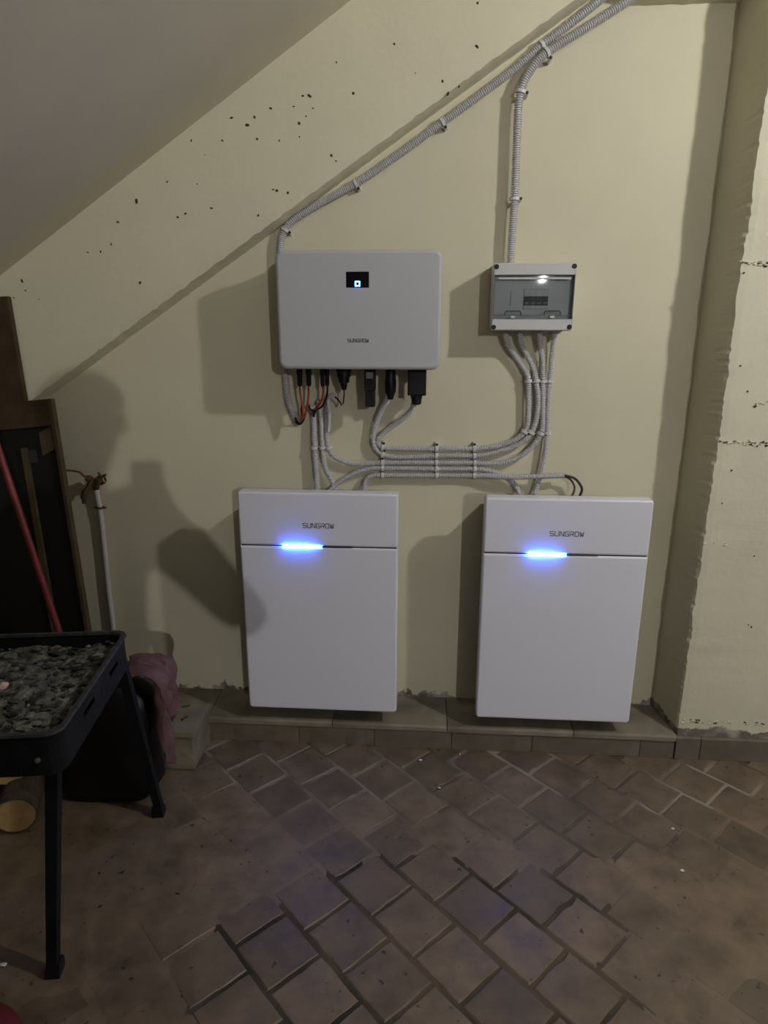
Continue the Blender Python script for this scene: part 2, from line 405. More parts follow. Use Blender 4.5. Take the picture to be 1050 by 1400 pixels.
# thick pier on the right with a chipped arris
def pier():
    mb = MB(); zs = []; z = .085; rnd = random.Random(3)
    while z < CEIL: zs.append(z); z += .011
    zs.append(CEIL)
    rows = []
    chip = 0
    for z in zs:
        jx = noise.noise(Vector((3.1, .5, z*60)))*.0035+rnd.uniform(-.0012, .0012)+noise.noise(Vector((9.1, .5, z*9)))*.003
        if rnd.random() < .12: chip = rnd.uniform(.002, .006)
        c = chip; chip *= .55
        e = 1.330+jx+.006*noise.noise(Vector((1, 2, z*1.2)))
        rows.append([(1.302+.002*noise.noise(Vector((0, 0, z*3))), .02, z), (1.306, -.002, z), (1.318, -.09, z), (e-.002+c*.3, -.168+c*.5, z), (e+.003+c, -.1785+c*.15, z), (1.352+c*.4, -.18+.0015*noise.noise(Vector((5, 5, z*20))), z), (1.7, -.18, z), (XR, -.18, z), (XR, .02, z)])
    return struct(mb.loops(rows, True, True).build('wall_pier', M_PIER))
PIER = pier()

# stair soffit (ceiling under the flight), its band on the wall, and the landing beam
EB = .09                                                  # how far the band stands proud of the lower wall
_a, _b = U(0, 377, -EB), U(480, 0, -EB)
MS = (_b.z-_a.z)/(_b.x-_a.x)
def soff_z(x): return _a.z+MS*(x-_a.x)
mb = MB()
x1 = _a.x+(CEIL-_a.z)/MS+.1
P = [(XL, soff_z(XL)), (x1, soff_z(x1)), (x1, soff_z(x1)+.12), (XL, soff_z(XL)+.12)]
mb.loops([[(x, 0, z) for x, z in P], [(x, -1.25, z) for x, z in P]])
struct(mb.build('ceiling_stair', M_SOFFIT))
_w0, _w1 = U(68, 542.5, 0), U(525, 207, 0)                # underside meets the lower wall
_f0, _f1 = U(68, 526, -EB), U(525, 189, -EB)              # outer arris of the band
def lin(p, q, x): return p.z+(q.z-p.z)*(x-p.x)/(q.x-p.x)
def band():
    mb = MB(); L = []; X = XL
    while X < 1.03:
        zw = lin(_w0, _w1, X); zf = lin(_f0, _f1, X)
        j = .005*noise.noise(Vector((X*40, 0, 0)))+.004*noise.noise(Vector((X*110, 3, 0)))
        k = .004*noise.noise(Vector((X*70, 9, 0)))+.003*noise.noise(Vector((X*25, 5, 0)))
        zt = soff_z(X)+.02
        L.append([(X, .01, zw), (X, -.001, zw+.001+k*.4), (X, -EB*.5, (zw+zf)/2-.004+k), (X, -EB*.93+k, zf-.003+j), (X, -EB+.002+k*.3, zf+.009+j), (X, -EB, zf+.03), (X, -EB, zt), (X, .01, zt)])
        X += .012
    mb.loops(L)
    # short horizontal beam of the landing
    L = []; X = .955
    while X < 1.335:
        zz = 2.312+.004*noise.noise(Vector((X*30, 1, 0)))+.03*max(0, (.99-X)/.035)
        L.append([(X, .01, zz), (X, -.004, zz), (X, -EB*.9, zz+.018), (X, -EB, zz+.03), (X, -EB, CEIL), (X, .01, CEIL)]); X += .012
    mb.loops(L)
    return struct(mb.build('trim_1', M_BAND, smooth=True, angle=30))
bnd = band()
# mud specks on the band and walls
def specks():
    mb = MB(); rnd = random.Random(11)
    A = [(633, 322), (828, 262), (803, 291), (818, 337), (837, 318), (764, 384), (703, 380), (560, 424), (539, 503), (578, 569), (507, 584), (486, 594), (373, 550), (322, 607), (304, 668), (275, 688), (787, 527), (747, 518), (757, 521), (706, 589), (919, 440), (906, 425), (920, 170), (856, 296), (819, 374), (696, 320), (608, 384), (846, 262), (240, 690), (60, 768), (70, 794), (38, 814), (106, 818), (740, 296), (676, 342), (966, 255), (383, 773), (457, 497), (523, 384)]
    C = [(a/2, b/2, -EB-.0005) for a, b in A]
    C += [(525+a/2, b/2, -EB-.0005) for a, b in [(256, 8), (86, 200), (254, 127), (28, 120), (160, 222), (175, 255), (205, 235)]]
    for px, py, y in C:
        c = U(px, py, y); r = rnd.uniform(.0015, .0042); a = rnd.uniform(0, PI); e = rnd.uniform(1, 2.2)
        ring = [(c.x+r*(math.cos(t)*math.cos(a)-e*math.sin(t)*math.sin(a)), c.y, c.z+r*(math.cos(t)*math.sin(a)+e*math.sin(t)*math.cos(a))) for t in [k*PI/3 for k in range(6)]]
        mb.loops([[(p[0], p[1]+.008, p[2]) for p in ring], ring, [(c.x+(p[0]-c.x)*.5, c.y-.002, c.z+(p[2]-c.z)*.5) for p in ring]])
    o = mb.build('mud_speck', M_SPECK, bnd); o['kind'] = 'stuff'
specks()
def cracks():
    mb = MB(); rnd = random.Random(8)
    for (x0, y0, x1, y1, n_) in ((1012, 358, 1050, 362, 26), (984, 604, 1050, 606, 46), (1030, 556, 1050, 549, 8), (958, 742, 1000, 745, 5), (930, 985, 1050, 990, 40)):
        for k in range(n_):
            f = rnd.random(); c = U(x0+(x1-x0)*f, y0+(y1-y0)*f+rnd.gauss(0, 1.6), -.180); r = rnd.uniform(.001, .0032); e = rnd.uniform(1, 3.2)
            ring = [(c.x+r*e*math.cos(t)*rnd.uniform(.6, 1.3), c.y, c.z+r*math.sin(t)*rnd.uniform(.6, 1.3)) for t in [q*PI/3 for q in range(6)]]
            mb.loops([[(p[0], p[1]+.004, p[2]) for p in ring], [(p[0], p[1]-.0022, p[2]) for p in ring], [(c.x+(p[0]-c.x)*.4, c.y-.0035, c.z+(p[2]-c.z)*.4) for p in ring]], mi=1 if k % 3 else 0)
    for px, py in ((1000, 643), (1031, 760), (1023, 854), (1027, 857), (1035, 610), (1022, 535), (987, 688), (1017, 373), (1012, 500)):
        c = U(px, py, -.180); r = rnd.uniform(.0018, .0032)
        ring = [(c.x+r*math.cos(t), c.y, c.z+r*math.sin(t)) for t in [q*PI/3 for q in range(6)]]
        mb.loops([[(p[0], p[1]+.004, p[2]) for p in ring], [(p[0], p[1]-.0025, p[2]) for p in ring]])
    o = mb.build('plaster_flake', [M_SPECK, M_PIER], PIER); o['kind'] = 'stuff'
cracks()

# ledge along the wall foot with its nosing slab, kerb tiles and the pier plinth
led = struct(MB().box(XL, 1.31, -.180, 0, 0, .070).build('baseboard_back', M_LEDGE))
def strip(xs, y0, y1, z0, z1, name, m, par, jit=.0015, wav=0):
    rnd = random.Random(int(abs(xs[0])*1000)+len(xs))
    for a, b in zip(xs, xs[1:]):
        mb = MB(); k = max(3, int((b-a)/.03)); L = []
        dy = rnd.uniform(-jit, jit)
        for i in range(k+1):
            x = a+.0012+(b-a-.0024)*i/k
            n1 = .0022*noise.noise(Vector((x*25, z0*90, 4))); n2 = .0022*noise.noise(Vector((x*31, z1*77, 8)))
            L.append([(x, y1, z0), (x, y0+dy+n1, z0), (x, y0+dy+n1, z1-.006), (x, y0+dy+.005+n2, z1+n2*.5), (x, y1, z1+wav*noise.noise(Vector((x*6, 2, 2))))])
        mb.loops(L); mb.build(name, m, par)
strip([XL, -.9, -.31, .14, .545, .98, 1.328], -.192, 0, .070, .090, 'ledge_slab', M_LEDGE, led)
strip([XL, -.9, -.31, .02, .29, .562, .842, 1.211, 1.326], -.187, -.18, .0, .0675, 'kerb_tile', M_KERB, led)
strip([1.329, 1.412, 1.72, 2.05, 2.4, 3.0, 3.6, 4.2, XR], -.190, -.150, .0, .085, 'kerb_tile', M_KERB, led)

# ================================================================== lamps (out of the frame, where the shadows point to)
def lamp(p, m, label, r):
    t = thing('ceiling_lamp', (p.x, p.y, CEIL), label, 'lamp')
    MB().lathe((p.x, p.y, CEIL), (0, 0, -1), [(0, .05), (.012, .05), (.022, .03), (.03, .012)], 20).build('ceiling_rose', M_FIXT, t, True)
    MB().tube([(p.x, p.y, CEIL-.02), (p.x, p.y, p.z+.12)], .004, 8).build('flex', M_BLACKP, t)
    MB().lathe((p.x, p.y, p.z+.125), (0, 0, -1), [(0, .008), (.004, .018), (.05, .02), (.078, .02)], 18).build('lamp_holder', M_FIXT, t, True)
    prof = [(r*(1-math.cos(a)), r*math.sin(a)) for a in [PI*k/10 for k in range(11)]]
    MB().lathe((p.x, p.y, p.z-r), (0, 0, 1), prof, 16).build('bulb', m, t, True)
lamp(LAMP_A, M_BULB, 'bare bulb hanging from the ceiling near the pier', LAMP_A_RADIUS)
lamp(LAMP_B, M_BULB2, 'bare bulb hanging at the far end of the room', LAMP_B_RADIUS)

# ================================================================== logo strokes
LET = {'S': [[(1, 1), (.12, 1), (0, .88), (0, .6), (.12, .5), (.88, .5), (1, .4), (1, .12), (.88, 0), (0, 0)]],
       'U': [[(0, 1), (0, .12), (.12, 0), (.88, 0), (1, .12), (1, 1)]],
       'N': [[(0, 0), (0, 1), (.15, 1), (.85, 0), (1, 0), (1, 1)]],
       'G': [[(1, 1), (.12, 1), (0, .88), (0, .12), (.12, 0), (1, 0), (1, .5), (.5, .5)]],
       'R': [[(0, 0), (0, .62)], [(0, 1), (.88, 1), (1, .88), (1, .55), (.88, .45), (.25, .45)], [(.55, .45), (1, 0)]],
       'O': [[(.12, 0), (.88, 0), (1, .12), (1, .88), (.88, 1), (.12, 1), (0, .88), (0, .12), (.12, 0)]],
       'W': [[(0, 1), (.16, 0), (.3, 0), (.5, .75), (.7, 0), (.84, 0), (1, 1)]]}
def logo(x0, x1, zc, h, y, parent, stroke):
    mb = MB(); word = 'SUNGROW'; n = len(word); gap = .36; wl = (x1-x0)/(n+gap*(n-1))
    for i, ch in enumerate(word):
        lx = x0+i*wl*(1+gap)
        for pl in LET[ch]:
            Q = [Vector((lx+a*wl, zc-h/2+b*h)) for a, b in pl]
            for a, b in zip(Q, Q[1:]):
                d = (b-a).normalized(); n_ = Vector((-d.y, d.x))*stroke/2; a2 = a-d*stroke*.4; b2 = b+d*stroke*.4
                c = [a2+n_, a2-n_, b2-n_, b2+n_]
                mb.loops([[(p.x, y+.0004, p.y) for p in c], [(p.x, y-.0004, p.y) for p in c]])
    o = mb.build('logo', M_LOGO, parent); o['label'] = 'dark brand lettering SUNGROW'
    return o

# ================================================================== corrugated conduits
def clip(parent, p, t, r, side):
    """saddle clip: ring round the conduit with a nail boss beside it"""
    t = t.normalized(); yv = Vector((0, -1, 0)); s = t.cross(yv).normalized(); o = Vector((0, 1, 0))
    yv = s.cross(t).normalized(); mb = MB(); L = []
    for d in (-.0042, .0042):
        pass
    inner = r+.0004; outer = r+.0034; n = 14
    ring = []
    for k in range(n):
        a = 2*PI*k/n; dirv = s*math.cos(a)+yv*math.sin(a)
        ring.append([p+t*d+dirv*rr for d, rr in ((-.0045, inner), (-.0045, outer), (.0045, outer), (.0045, inner))])
    ring.append(ring[0])
    mb.loops(ring, False, False)
    b = p+s*side*(r+.005)
    c = [b+s*side*dx+t*dt for dx, dt in ((-.004, -.0042), (.005, -.0042), (.005, .0042), (-.004, .0042))]
    mb.loops([[q+Vector((0, -.004-q.y+p.y, 0)) if False else Vector((q.x, p.y-.005, q.z)) for q in c], [Vector((q.x, -.0005, q.z)) for q in c]])
    cl = mb.build('clip', M_CLIP, parent)
    bb = b+s*side*.0005
    MB().lathe(Vector((bb.x, p.y-.0048, bb.z)), (0, -1, 0), [(0, .0042), (.0026, .0045), (.0036, .003)], 8).build('nail', M_NAIL, cl)
def conduit(label, pts, r=.0098, clips=(), pitch=.0058, end_wire=None, ydef=-.025, group=None):
    P = [U(q[0], q[1], q[2] if len(q) > 2 else ydef) for q in pts]
    C = catmull(P, pitch/4)
    rad = [r*(1.0 if (i % 4) in (0, 1) else .68) for i in range(len(C))]
    o = MB().tube(C, rad, 10).build('corrugated_conduit', M_COND, None, True, 60)
    tag(o, label, 'conduit', group)
    for c in clips:
        q = U(c[0], c[1], ydef); i = min(range(len(C)), key=lambda k: (C[k]-q).length)
        i = min(max(i, 2), len(C)-3)
        clip(o, C[i], C[i+2]-C[i-2], r, c[2] if len(c) > 2 else 1)
    return o
conduit('thick grey corrugated conduit passing behind the inverter edge and climbing along the stair band',
        [(404, 571, -.045), (399, 560, -.04), (394, 545, -.036), (391, 520, -.03), (389, 500, -.024), (386, 430, -.02), (383.5, 360, -.02), (383.5, 338, -.02), (387, 320, -.02), (399, 303), (432, 281), (487, 250.5), (545, 211), (605, 167), (660, 127), (700, 97), (740, 62.5), (775, 36), (822, -1), (868, -38)], .0120,
        [(390, 314, 1), (487, 251, 1), (605, 167, 1), (741, 62, 1)], .0062, ydef=-.019)
conduit('thick grey corrugated conduit rising from the breaker box top to the beam',
        [(698, 364, -.034), (698.5, 352, -.034), (701, 310), (703.5, 272), (706.5, 200), (708.5, 150), (713, 122), (724, 98), (745, 74), (790, 45), (830, 20), (864, -2), (910, -30)], .0125,
        [(748, 72, 1), (709, 125, 1), (703.5, 272, 1)], .0062, ydef=-.034)
RX = (523.5, 597, 649)
conduit('top conduit of the horizontal row, curving up to the big black square plug',
        [(566, 550, -.075), (563, 560, -.06), (548, 574.5, -.038), (527, 589.5), (518, 599.5), (517.5, 606), (525, 612), (560, 613.5), (600, 613.5), (640, 613.5), (667, 612), (694, 605.5), (711, 596.5), (720, 584.5), (722.3, 565), (722.5, 522), (720, 511), (708, 492), (694.5, 472, -.03), (690.5, 452, -.045)], .0098,
        [(RX[0], 612, -1), (RX[1], 613.5, -1), (RX[2], 613.5, -1), (722, 521, 1), (719, 591, 1)])
conduit('second conduit of the horizontal row, curving up to the tapered round plug',
        [(531, 541, -.08), (529, 548, -.06), (522, 560, -.04), (514, 579), (510.5, 600), (514, 614), (525, 622), (548, 625), (600, 623), (640, 623), (658, 622.5), (685, 616.5), (711.5, 606), (726, 592), (733, 574), (736, 547), (733, 520.5), (730, 506), (721.5, 488), (712.5, 470, -.03), (710.5, 452, -.045)], .0098,
        [(RX[0], 622, -1), (RX[1], 623, -1), (RX[2], 623, -1), (733, 521, 1), (728, 592, 1)])
conduit('middle conduit of the horizontal row, rising to the grey cable bundle',
        [(450, 546, -.045), (447.5, 564, -.025), (447, 596), (449, 610), (455, 622), (468, 630), (485, 634), (525, 632.5), (600, 632.5), (640, 632.5), (676, 633.5), (699, 629.5), (719, 618.5), (733, 604), (741, 588), (742.3, 565), (742.3, 520.5), (742, 494), (738.5, 472, -.03), (737.5, 452, -.045)], .0098,
        [(447.5, 612, 1), (RX[0], 632.5, -1), (RX[1], 632.5, -1), (RX[2], 632.5, -1), (742, 521, 1), (739.5, 592, 1)])
conduit('fourth conduit of the horizontal row, dipping behind both battery cabinets',
        [(449, 680, -.05), (451, 671, -.04), (464, 659), (485, 647), (506, 640.8), (525, 640), (600, 641), (640, 641), (661, 642), (681, 647), (697, 656), (707, 668, -.022), (712, 685, -.045)], .0098,
        [(RX[0], 640, -1), (RX[1], 641, -1), (RX[2], 641, -1)])
lowc = conduit('lowest conduit of the horizontal row, ending open with two wires at the right',
        [(497, 682, -.05), (498, 668, -.03), (500, 658), (506, 651.5), (517, 649.3), (527, 649.8), (600, 650), (640, 650), (660, 650.5, -.030), (680, 651.5, -.044), (700, 652.3, -.050), (735, 651.5, -.050), (771, 650, -.045)], .0098,
        [(RX[0], 649.5, -1), (RX[1], 650, -1), (RX[2], 650, -1)])
conduit('slim conduit running straight down from the breaker box to the right battery',
        [(757.5, 450, -.045), (757, 465, -.03), (754, 494), (750.8, 529), (749, 565), (748, 595), (745.4, 619), (740, 645), (734.6, 663), (729, 686, -.04)], .0098,
        [(751, 521, 1), (748, 592, 1)])
conduit('thicker vertical conduit dropping from the inverter to the left battery',
        [(427, 556, -.04), (429, 568, -.022), (430.3, 612), (432.4, 642), (435, 684, -.03)], .0112, [(430.3, 612, -1)])
conduit('vertical conduit slanting right as it reaches the left battery',
        [(437, 548, -.05), (438.7, 564, -.028), (441, 612), (445, 640), (453, 655), (465, 684, -.03)], .0098, [(440.8, 612, 1)])
# loose grey sleeve of the bundle
tag(MB().tube(catmull([U(458, 541, -.075), U(453, 540, -.07), U(449, 545, -.06), U(449.5, 560, -.045), U(450, 575, -.036), U(449, 590, -.034)], .006), .0062, 10).build('cable_sleeve', M_COND, None, True, 60), 'smooth grey cable sleeve bent over behind the round communication plug', 'cable')
def wire(label, pts, r, m, cat='wire', group=None):
    return tag(MB().tube(catmull([U(*q) for q in pts], .004), r, 8).build('wire', m, None, True, 60), label, cat, group)
wire('black wire looping from the open conduit end into the right battery', [(768, 649.5, -.046), (777, 651, -.047), (787, 655, -.045), (794, 664, -.05), (795.5, 671, -.055), (791, 681, -.06), (787, 690, -.065)], .0042, M_BLACKW)
wire('dark red wire looping from the open conduit end into the right battery', [(768, 651, -.043), (776, 653, -.044), (782, 658, -.04), (785.5, 666, -.045), (784, 674, -.05), (779, 684, -.055), (776, 690, -.06)], .0032, mat('maroon_wire', (.10, .02, .02), .4))

# ================================================================== inverter
IX0, IX1, IZ0, IZ1, IYF = 0.0, .49, 1.31, 1.65, -.19
t = thing('inverter', (.245, 0, IZ0), 'light grey wall-mounted inverter with small black screen and rounded corners', 'inverter')
cov = rbox(MB(), IX0, IX1, IZ0, IZ1, -.14, IYF, .026, .010, 7).build('front_cover', M_GREY, t, True, 50)
MB().box(.012, .478, -.141, -.022, IZ0+.012, IZ1-.012).build('body', M_BODY, t)
hs = MB()
for i in range(24): hs.box(.03+i*.0185, .036+i*.0185, -.024, -.006, IZ0+.05, IZ1-.03)
hs.box(.025, .465, -.0255, -.0215, IZ0+.045, IZ1-.025); hs.build('heat_sink', M_BODY, t)
MB().box(.08, .41, -.008, 0, IZ0+.2, IZ0+.26).build('wall_bracket', M_BODY, t)
a, b = U(473, 371.4, IYF), U(504.5, 393.3, IYF)
scr = rbox(MB(), a.x, b.x, b.z, a.z, IYF+.0005, IYF-.0008, .001, .0005, 2, 1).build('screen', M_SCREEN, t)
c = U(488.8, 388, IYF); mb = MB()
for k, (x0, x1, z0, z1) in enumerate(((-.0075, .0075, .0045, .0075), (-.0075, .0075, -.0075, -.0045), (-.0075, -.0042, -.0045, .0045), (.0042, .0075, -.0045, .0045))):
    mb.box(c.x+x0, c.x+x1, IYF-.0022, IYF-.0007, c.z+z0, c.z+z1)
ic = mb.build('status_icon', M_ICON, scr); ic['label'] = 'glowing blue square status icon'
l0, l1 = U(475.3, 465.5, IYF), U(504, 465.5, IYF)
logo(l0.x, l1.x, l0.z, .0095, IYF, t, .0016)
# plugs along the underside
def cx(px, py, Y=-.09): return U(px, py, Y)
def plug(px, py0, py1, rad, Y=-.09, name='solar_plug', prof=None):
    top = cx(px, py0, Y); top.z = IZ0+.013; bot = cx(px, py1, Y); L = top.z-bot.z
    prof = prof or [(0, .85), (.12, .85), (.14, 1), (.5, 1), (.53, .82), (.9, .82), (1, .6)]
    return MB().lathe(top, (0, 0, -1), [(d*L, r*rad) for d, r in prof], 14).build(name, M_BLACKP, t, True)
for px in (409.3, 421.8, 440.5, 447.0): plug(px, 506, 528, .0098 if px < 430 else .0085, -.09 if px != 447.0 else -.07)
plug(470, 506, 533, .0255, -.095, 'communication_plug', [(0, 1), (.28, 1), (.30, .86), (.5, .86), (.52, .7), (.72, .66), (.74, .45), (1, .3)])
# dongle
a, b = U(498.5, 506, -.10), U(513.5, 556, -.10)
dm = MB(); z2 = U(506, 534, -.10).z
rbox(dm, a.x, b.x, z2, IZ0+.013, -.085, -.118, .003, .003, 3, 2); rbox(dm, a.x+.0025, b.x-.0015, b.z, z2+.001, -.088, -.115, .004, .003, 3, 2)
dg = dm.build('wifi_dongle', M_BLACKP, t, True)
a2, b2 = U(500.5, 509, -.1185), U(510, 517.5, -.1185)
MB().box(a2.x, b2.x, -.1188, -.1175, b2.z, a2.z).build('sticker', M_STICK, dg)
# grid plugs
plug(534, 506, 546, .0185, -.085, 'round_grid_plug', [(0, 1.05), (.08, 1.05), (.10, .85), (.35, .88), (.5, 1.0), (.78, .95), (.88, .7), (1, .45)])
a, b = U(557.5, 506, -.105), U(582.5, 541, -.105)
bp_ = MB(); rbox(bp_, a.x, b.x, b.z, IZ0+.013, -.06, -.11, .003, .004, 3, 2)
c0 = U(569.5, 541, -.08); c1 = U(569.5, 555.5, -.08)
bp_.lathe(Vector((c0.x, -.082, b.z+.002)), (0, 0, -1), [(0, .0185), (.012, .0185), (.014, .0165), (.030, .0155), (.033, .011)], 10)
bp_.build('square_grid_plug', M_BLACKP, t, True)
# solar strings
def pw(label, pts, m, r=.0034): return wire(label, pts, r, m)
pw('red wire hanging from the outermost solar plug', [(409.5, 524, -.09), (410.5, 538, -.088), (413, 552, -.085), (414, 566, -.08), (411, 577, -.07)], M_RED)
pw('red wire hanging from the second solar plug', [(421.5, 524, -.09), (422, 538, -.088), (420.5, 553, -.084), (417.5, 565, -.078), (412.5, 576, -.068)], M_RED)
pw('black wire twisted among the red ones by the open conduit', [(404, 569, -.048), (404.5, 577, -.058), (409, 580, -.066), (414, 576, -.07), (417.5, 566, -.072), (421, 552, -.076), (424, 559, -.074), (429, 563, -.06), (429, 570, -.045)], M_BLACKW)
pw('short black wire curling out of the open conduit end', [(403, 568, -.047), (406, 576, -.056), (411, 579, -.062), (413, 573, -.066), (412, 560, -.07), (413.5, 550, -.075)], M_BLACKW)
pw('red wire sweeping from the third plug to the vertical conduits', [(440.5, 524, -.09), (442, 536, -.088), (439, 549, -.08), (433, 558, -.066), (428, 561, -.052), (427, 568, -.04)], M_RED)
pw('black wire sweeping beside the red one from the third plug', [(447.5, 524, -.075), (447.5, 536, -.074), (445, 547, -.068), (440, 556, -.058), (432, 561, -.05), (429, 569, -.04)], M_BLACKW)
pw('bare black wire hanging from the communication plug', [(470, 529, -.095), (470.5, 540, -.092), (469, 553, -.088)], M_BLACKW, .0022)
pw('black wire end curling down from the grey sleeve', [(454, 541, -.07), (460, 544, -.075), (465, 550, -.078), (467.5, 556, -.08)], M_BLACKW, .0026)

# ================================================================== battery cabinets
def battery(x0, zt, lab, ledx, seamz, logox):
    W, H, yf, yb = .5164, .779, -.21, -.165
    x1, z0 = x0+W, zt-H
    t = thing('battery_cabinet', ((x0+x1)/2, 0, z0), lab, 'battery')
    g = .0016
    rbox(MB(), x0, x1, seamz+g, zt, yb, yf, (.010, .010, .0008, .0008), .007, 4).build('upper_panel', M_WHITE, t, True, 50)
    rbox(MB(), x0, x1, z0, seamz-g, yb, yf, (.0008, .0008, .012, .012), .007, 4).build('lower_panel', M_WHITE, t, True, 50)
    MB().box(x0+.004, x1-.004, -.205, -.18, seamz-.004, seamz+.004).build('seam_strip', M_SEAM, t)
    MB().box(x0+.016, x1-.016, yb-.001, -.012, z0+.014, zt-.062).build('body', M_BODY, t)
    MB().box(x0+.09, x1-.09, -.014, 0, zt-.30, zt-.12).build('wall_bracket', M_BODY, t)
    # blue light bar: two lit cells, the right one tapering, then a dark lens
    lo, hi = ledx
    mid = lo+(hi-lo)*.50
    def cell(a, b, ha, hb, name, m, yo):
        mb = MB(); L = []
        for i in range(9):
            f = i/8; x = a+(b-a)*f; h = ha+(hb-ha)*max(0, (f-.25)/.75)
            L.append([(x, -.204, seamz-h)]+[(x, -.2095-yo*(h/ha)**.8*math.sin(PI*k/6), seamz-h*math.cos(PI*k/6)) for k in range(7)]+[(x, -.204, seamz+h)])
        mb.loops(L); return mb.build(name, m, t, True, 60)
    cell(lo, mid-.003, .0042, .0042, 'lit_light_bar', M_LED, .0065)['label'] = 'glowing blue light cell'
    cell(mid+.003, hi, .0042, .0003, 'lit_light_bar', M_LED, .0065)['label'] = 'glowing blue light cell tapering to a point'
    cell(hi+.001, hi+.10, .0022, .0014, 'dark_light_lens', M_SEAM, .0015)
    logo(logox[0], logox[1], logox[2], .0145, yf, t, .0021)
    return t
battery(-.148, .9274, 'white battery cabinet under the inverter, its blue light bar lit', (-.0055, .1217), .7475, (.0616, .1612, .8188))
battery(.6407, .9223, 'white battery cabinet below the breaker box, beside the pier', (.7831, .9022), .7398, (.8472, .9511, .8096))

# ================================================================== breaker box
DY = -.115
tl, tr, br, bl = U(675.1, 359.7, DY), U(788.8, 358.9, DY), U(782.3, 452.3, DY), U(671.7, 451.8, DY)
dx0, dx1 = (tl.x+bl.x)/2, (tr.x+br.x)/2; dz1, dz0 = (tl.z+tr.z)/2, (bl.z+br.z)/2
t = thing('breaker_box', ((dx0+dx1)/2, 0, dz0), 'grey plastic breaker box with smoked clear door and black corner screws', 'breaker box')
def P4(a, b): return U(640+a/5.833, 340+b/5.833, DY)
wx0 = (P4(210, 208).x+P4(198, 562).x)/2; wx1 = (P4(858, 203).x+P4(830, 562).x)/2; wz1 = P4(530, 206).z; wz0 = P4(530, 562).z
# base tray (hollow) and cover frame (with the opening)
mb = MB(); T_ = .003
mb.box(dx0+.002, dx1-.002, -.004, 0, dz0+.002, dz1-.002)
for q in ((dx0+.002, dx0+.005, dz0+.002, dz1-.002), (dx1-.005, dx1-.002, dz0+.002, dz1-.002), (dx0+.002, dx1-.002, dz0+.002, dz0+.005), (dx0+.002, dx1-.002, dz1-.005, dz1-.002)):
    mb.box(q[0], q[1], -.062, 0, q[2], q[3])
mb.build('base', M_DB, t)
mb = MB(); r = .006
out = rrect(dx0, dx1, dz0, dz1, r, 3); n = len(out)
inn = rrect(wx0, wx1, wz0, wz1, .002, 3)
ins = [(max(min(x, dx1-.003), dx0+.003), max(min(z, dz1-.003), dz0+.003)) for x, z in out]
mb.loops([[(x, -.0605, z) for x, z in out], [(x, DY+.003, z) for x, z in out], [(x, DY, z) for x, z in ins], [(x, DY, z) for x, z in inn], [(x, -.0885, z) for x, z in inn]], False, False)
mb.build('cover', M_DB, t, True, 40)
for px, py in ((228, 144), (849, 139), (808, 624), (204, 626)):
    q = P4(px, py); MB().lathe(Vector((q.x, DY+.002, q.z)), (0, -1, 0), [(0, .0072), (.0035, .0072), (.004, .006)], 14).build('corner_screw', M_BLACKP, t, True)
# inner panel with the breaker
def Pi(a, b): return U(640+a/5.833, 340+b/5.833, -.075)
mb = MB(); iz0, iz1 = Pi(0, 452).z, Pi(0, 385).z; bx0, bx1 = Pi(460, 0).x, Pi(655, 0).x
yp = -.090
mb.box(wx0-.003, bx0-.001, yp, -.086, wz0-.003, wz1+.003); mb.box(bx1+.001, wx1+.003, yp, -.086, wz0-.003, wz1+.003)
mb.box(bx0-.001, bx1+.001, yp, -.086, wz0-.003, iz0-.012); mb.box(bx0-.001, bx1+.001, yp, -.086, iz1+.022, wz1+.003)
pan = mb.build('inner_panel', M_DBIN, t)
g1 = Pi(355, 0).x
MB().box(g1-.0008, g1+.0008, yp-.0006, yp+.001, iz0-.004, iz1+.016).build('slot_line', M_GASKET, pan)
sx0, sx1 = Pi(752, 0).x, wx1-.004
mb = MB(); mb.loops([[(x, yp+.001, z) for x, z in rrect(sx0, sx1+.02, wz0+.012, wz1-.012, (.02, .002, .002, .02), 5)], [(x, yp-.003, z) for x, z in rrect(sx0, sx1+.001, wz0+.012, wz1-.012, (.02, .002, .002, .02), 5)]])
brk = bpy.data.objects.new('circuit_breaker', None); COL.objects.link(brk); place(brk, Vector(((bx0+bx1)/2, -.07, iz0)), t)
pw_ = (bx1-bx0)/4
for i in range(4):
    x = bx0+i*pw_
    MB().box(x+.0003, x+pw_-.0003, -.0925, -.01, iz0-.011, iz1+.021).build('breaker_pole', M_DBIN, brk)
    MB().box(x+.0003, x+pw_-.0003, -.0955, -.092, iz0-.001, iz1+.001).build('breaker_face', M_BLACKP, brk)
    MB().box(x+.003, x+pw_-.003, -.1015, -.095, iz0+.003, iz0+.009).build('toggle', M_STICK, brk)
# smoked door: slightly bowed pane
def door():
    mb = MB(); nx, nz = 12, 8; a0, a1, b0, b1 = wx0+.0012, wx1-.0012, wz0+.0012, wz1-.0012
    L = []
    for y_off in (0, .002):
        g = []
        for j in range(nz+1):
            for i in range(nx+1):
                u, v = i/nx, j/nz
                bow = .0032*(1-(2*u-1)**2)*(1-.4*(2*v-1)**2)
                g.append((a0+(a1-a0)*u, -.1095-bow+y_off+.040*(u-.5)*(a1-a0), b0+(b1-b0)*v))
        L.append(g)
    o = len(mb.v); W = nx+1
    fs = []
    for s_ in (0, 1):
        for j in range(nz):
            for i in range(nx):
                k = s_*W*(nz+1)+j*W+i; fs.append((k, k+1, k+1+W, k+W))
    m2 = W*(nz+1)
    edge = [i for i in range(nx)]+[nx+j*W for j in range(nz)]+[nz*W+i for i in range(nx, 0, -1)]+[j*W for j in range(nz, 0, -1)]
    for a, b in zip(edge, edge[1:]+edge[:1]): fs.append((a, b, b+m2, a+m2))
    mb.add(L[0]+L[1], fs)
    return mb.build('clear_door', M_GLASS, t, True, 40)
dr = door()
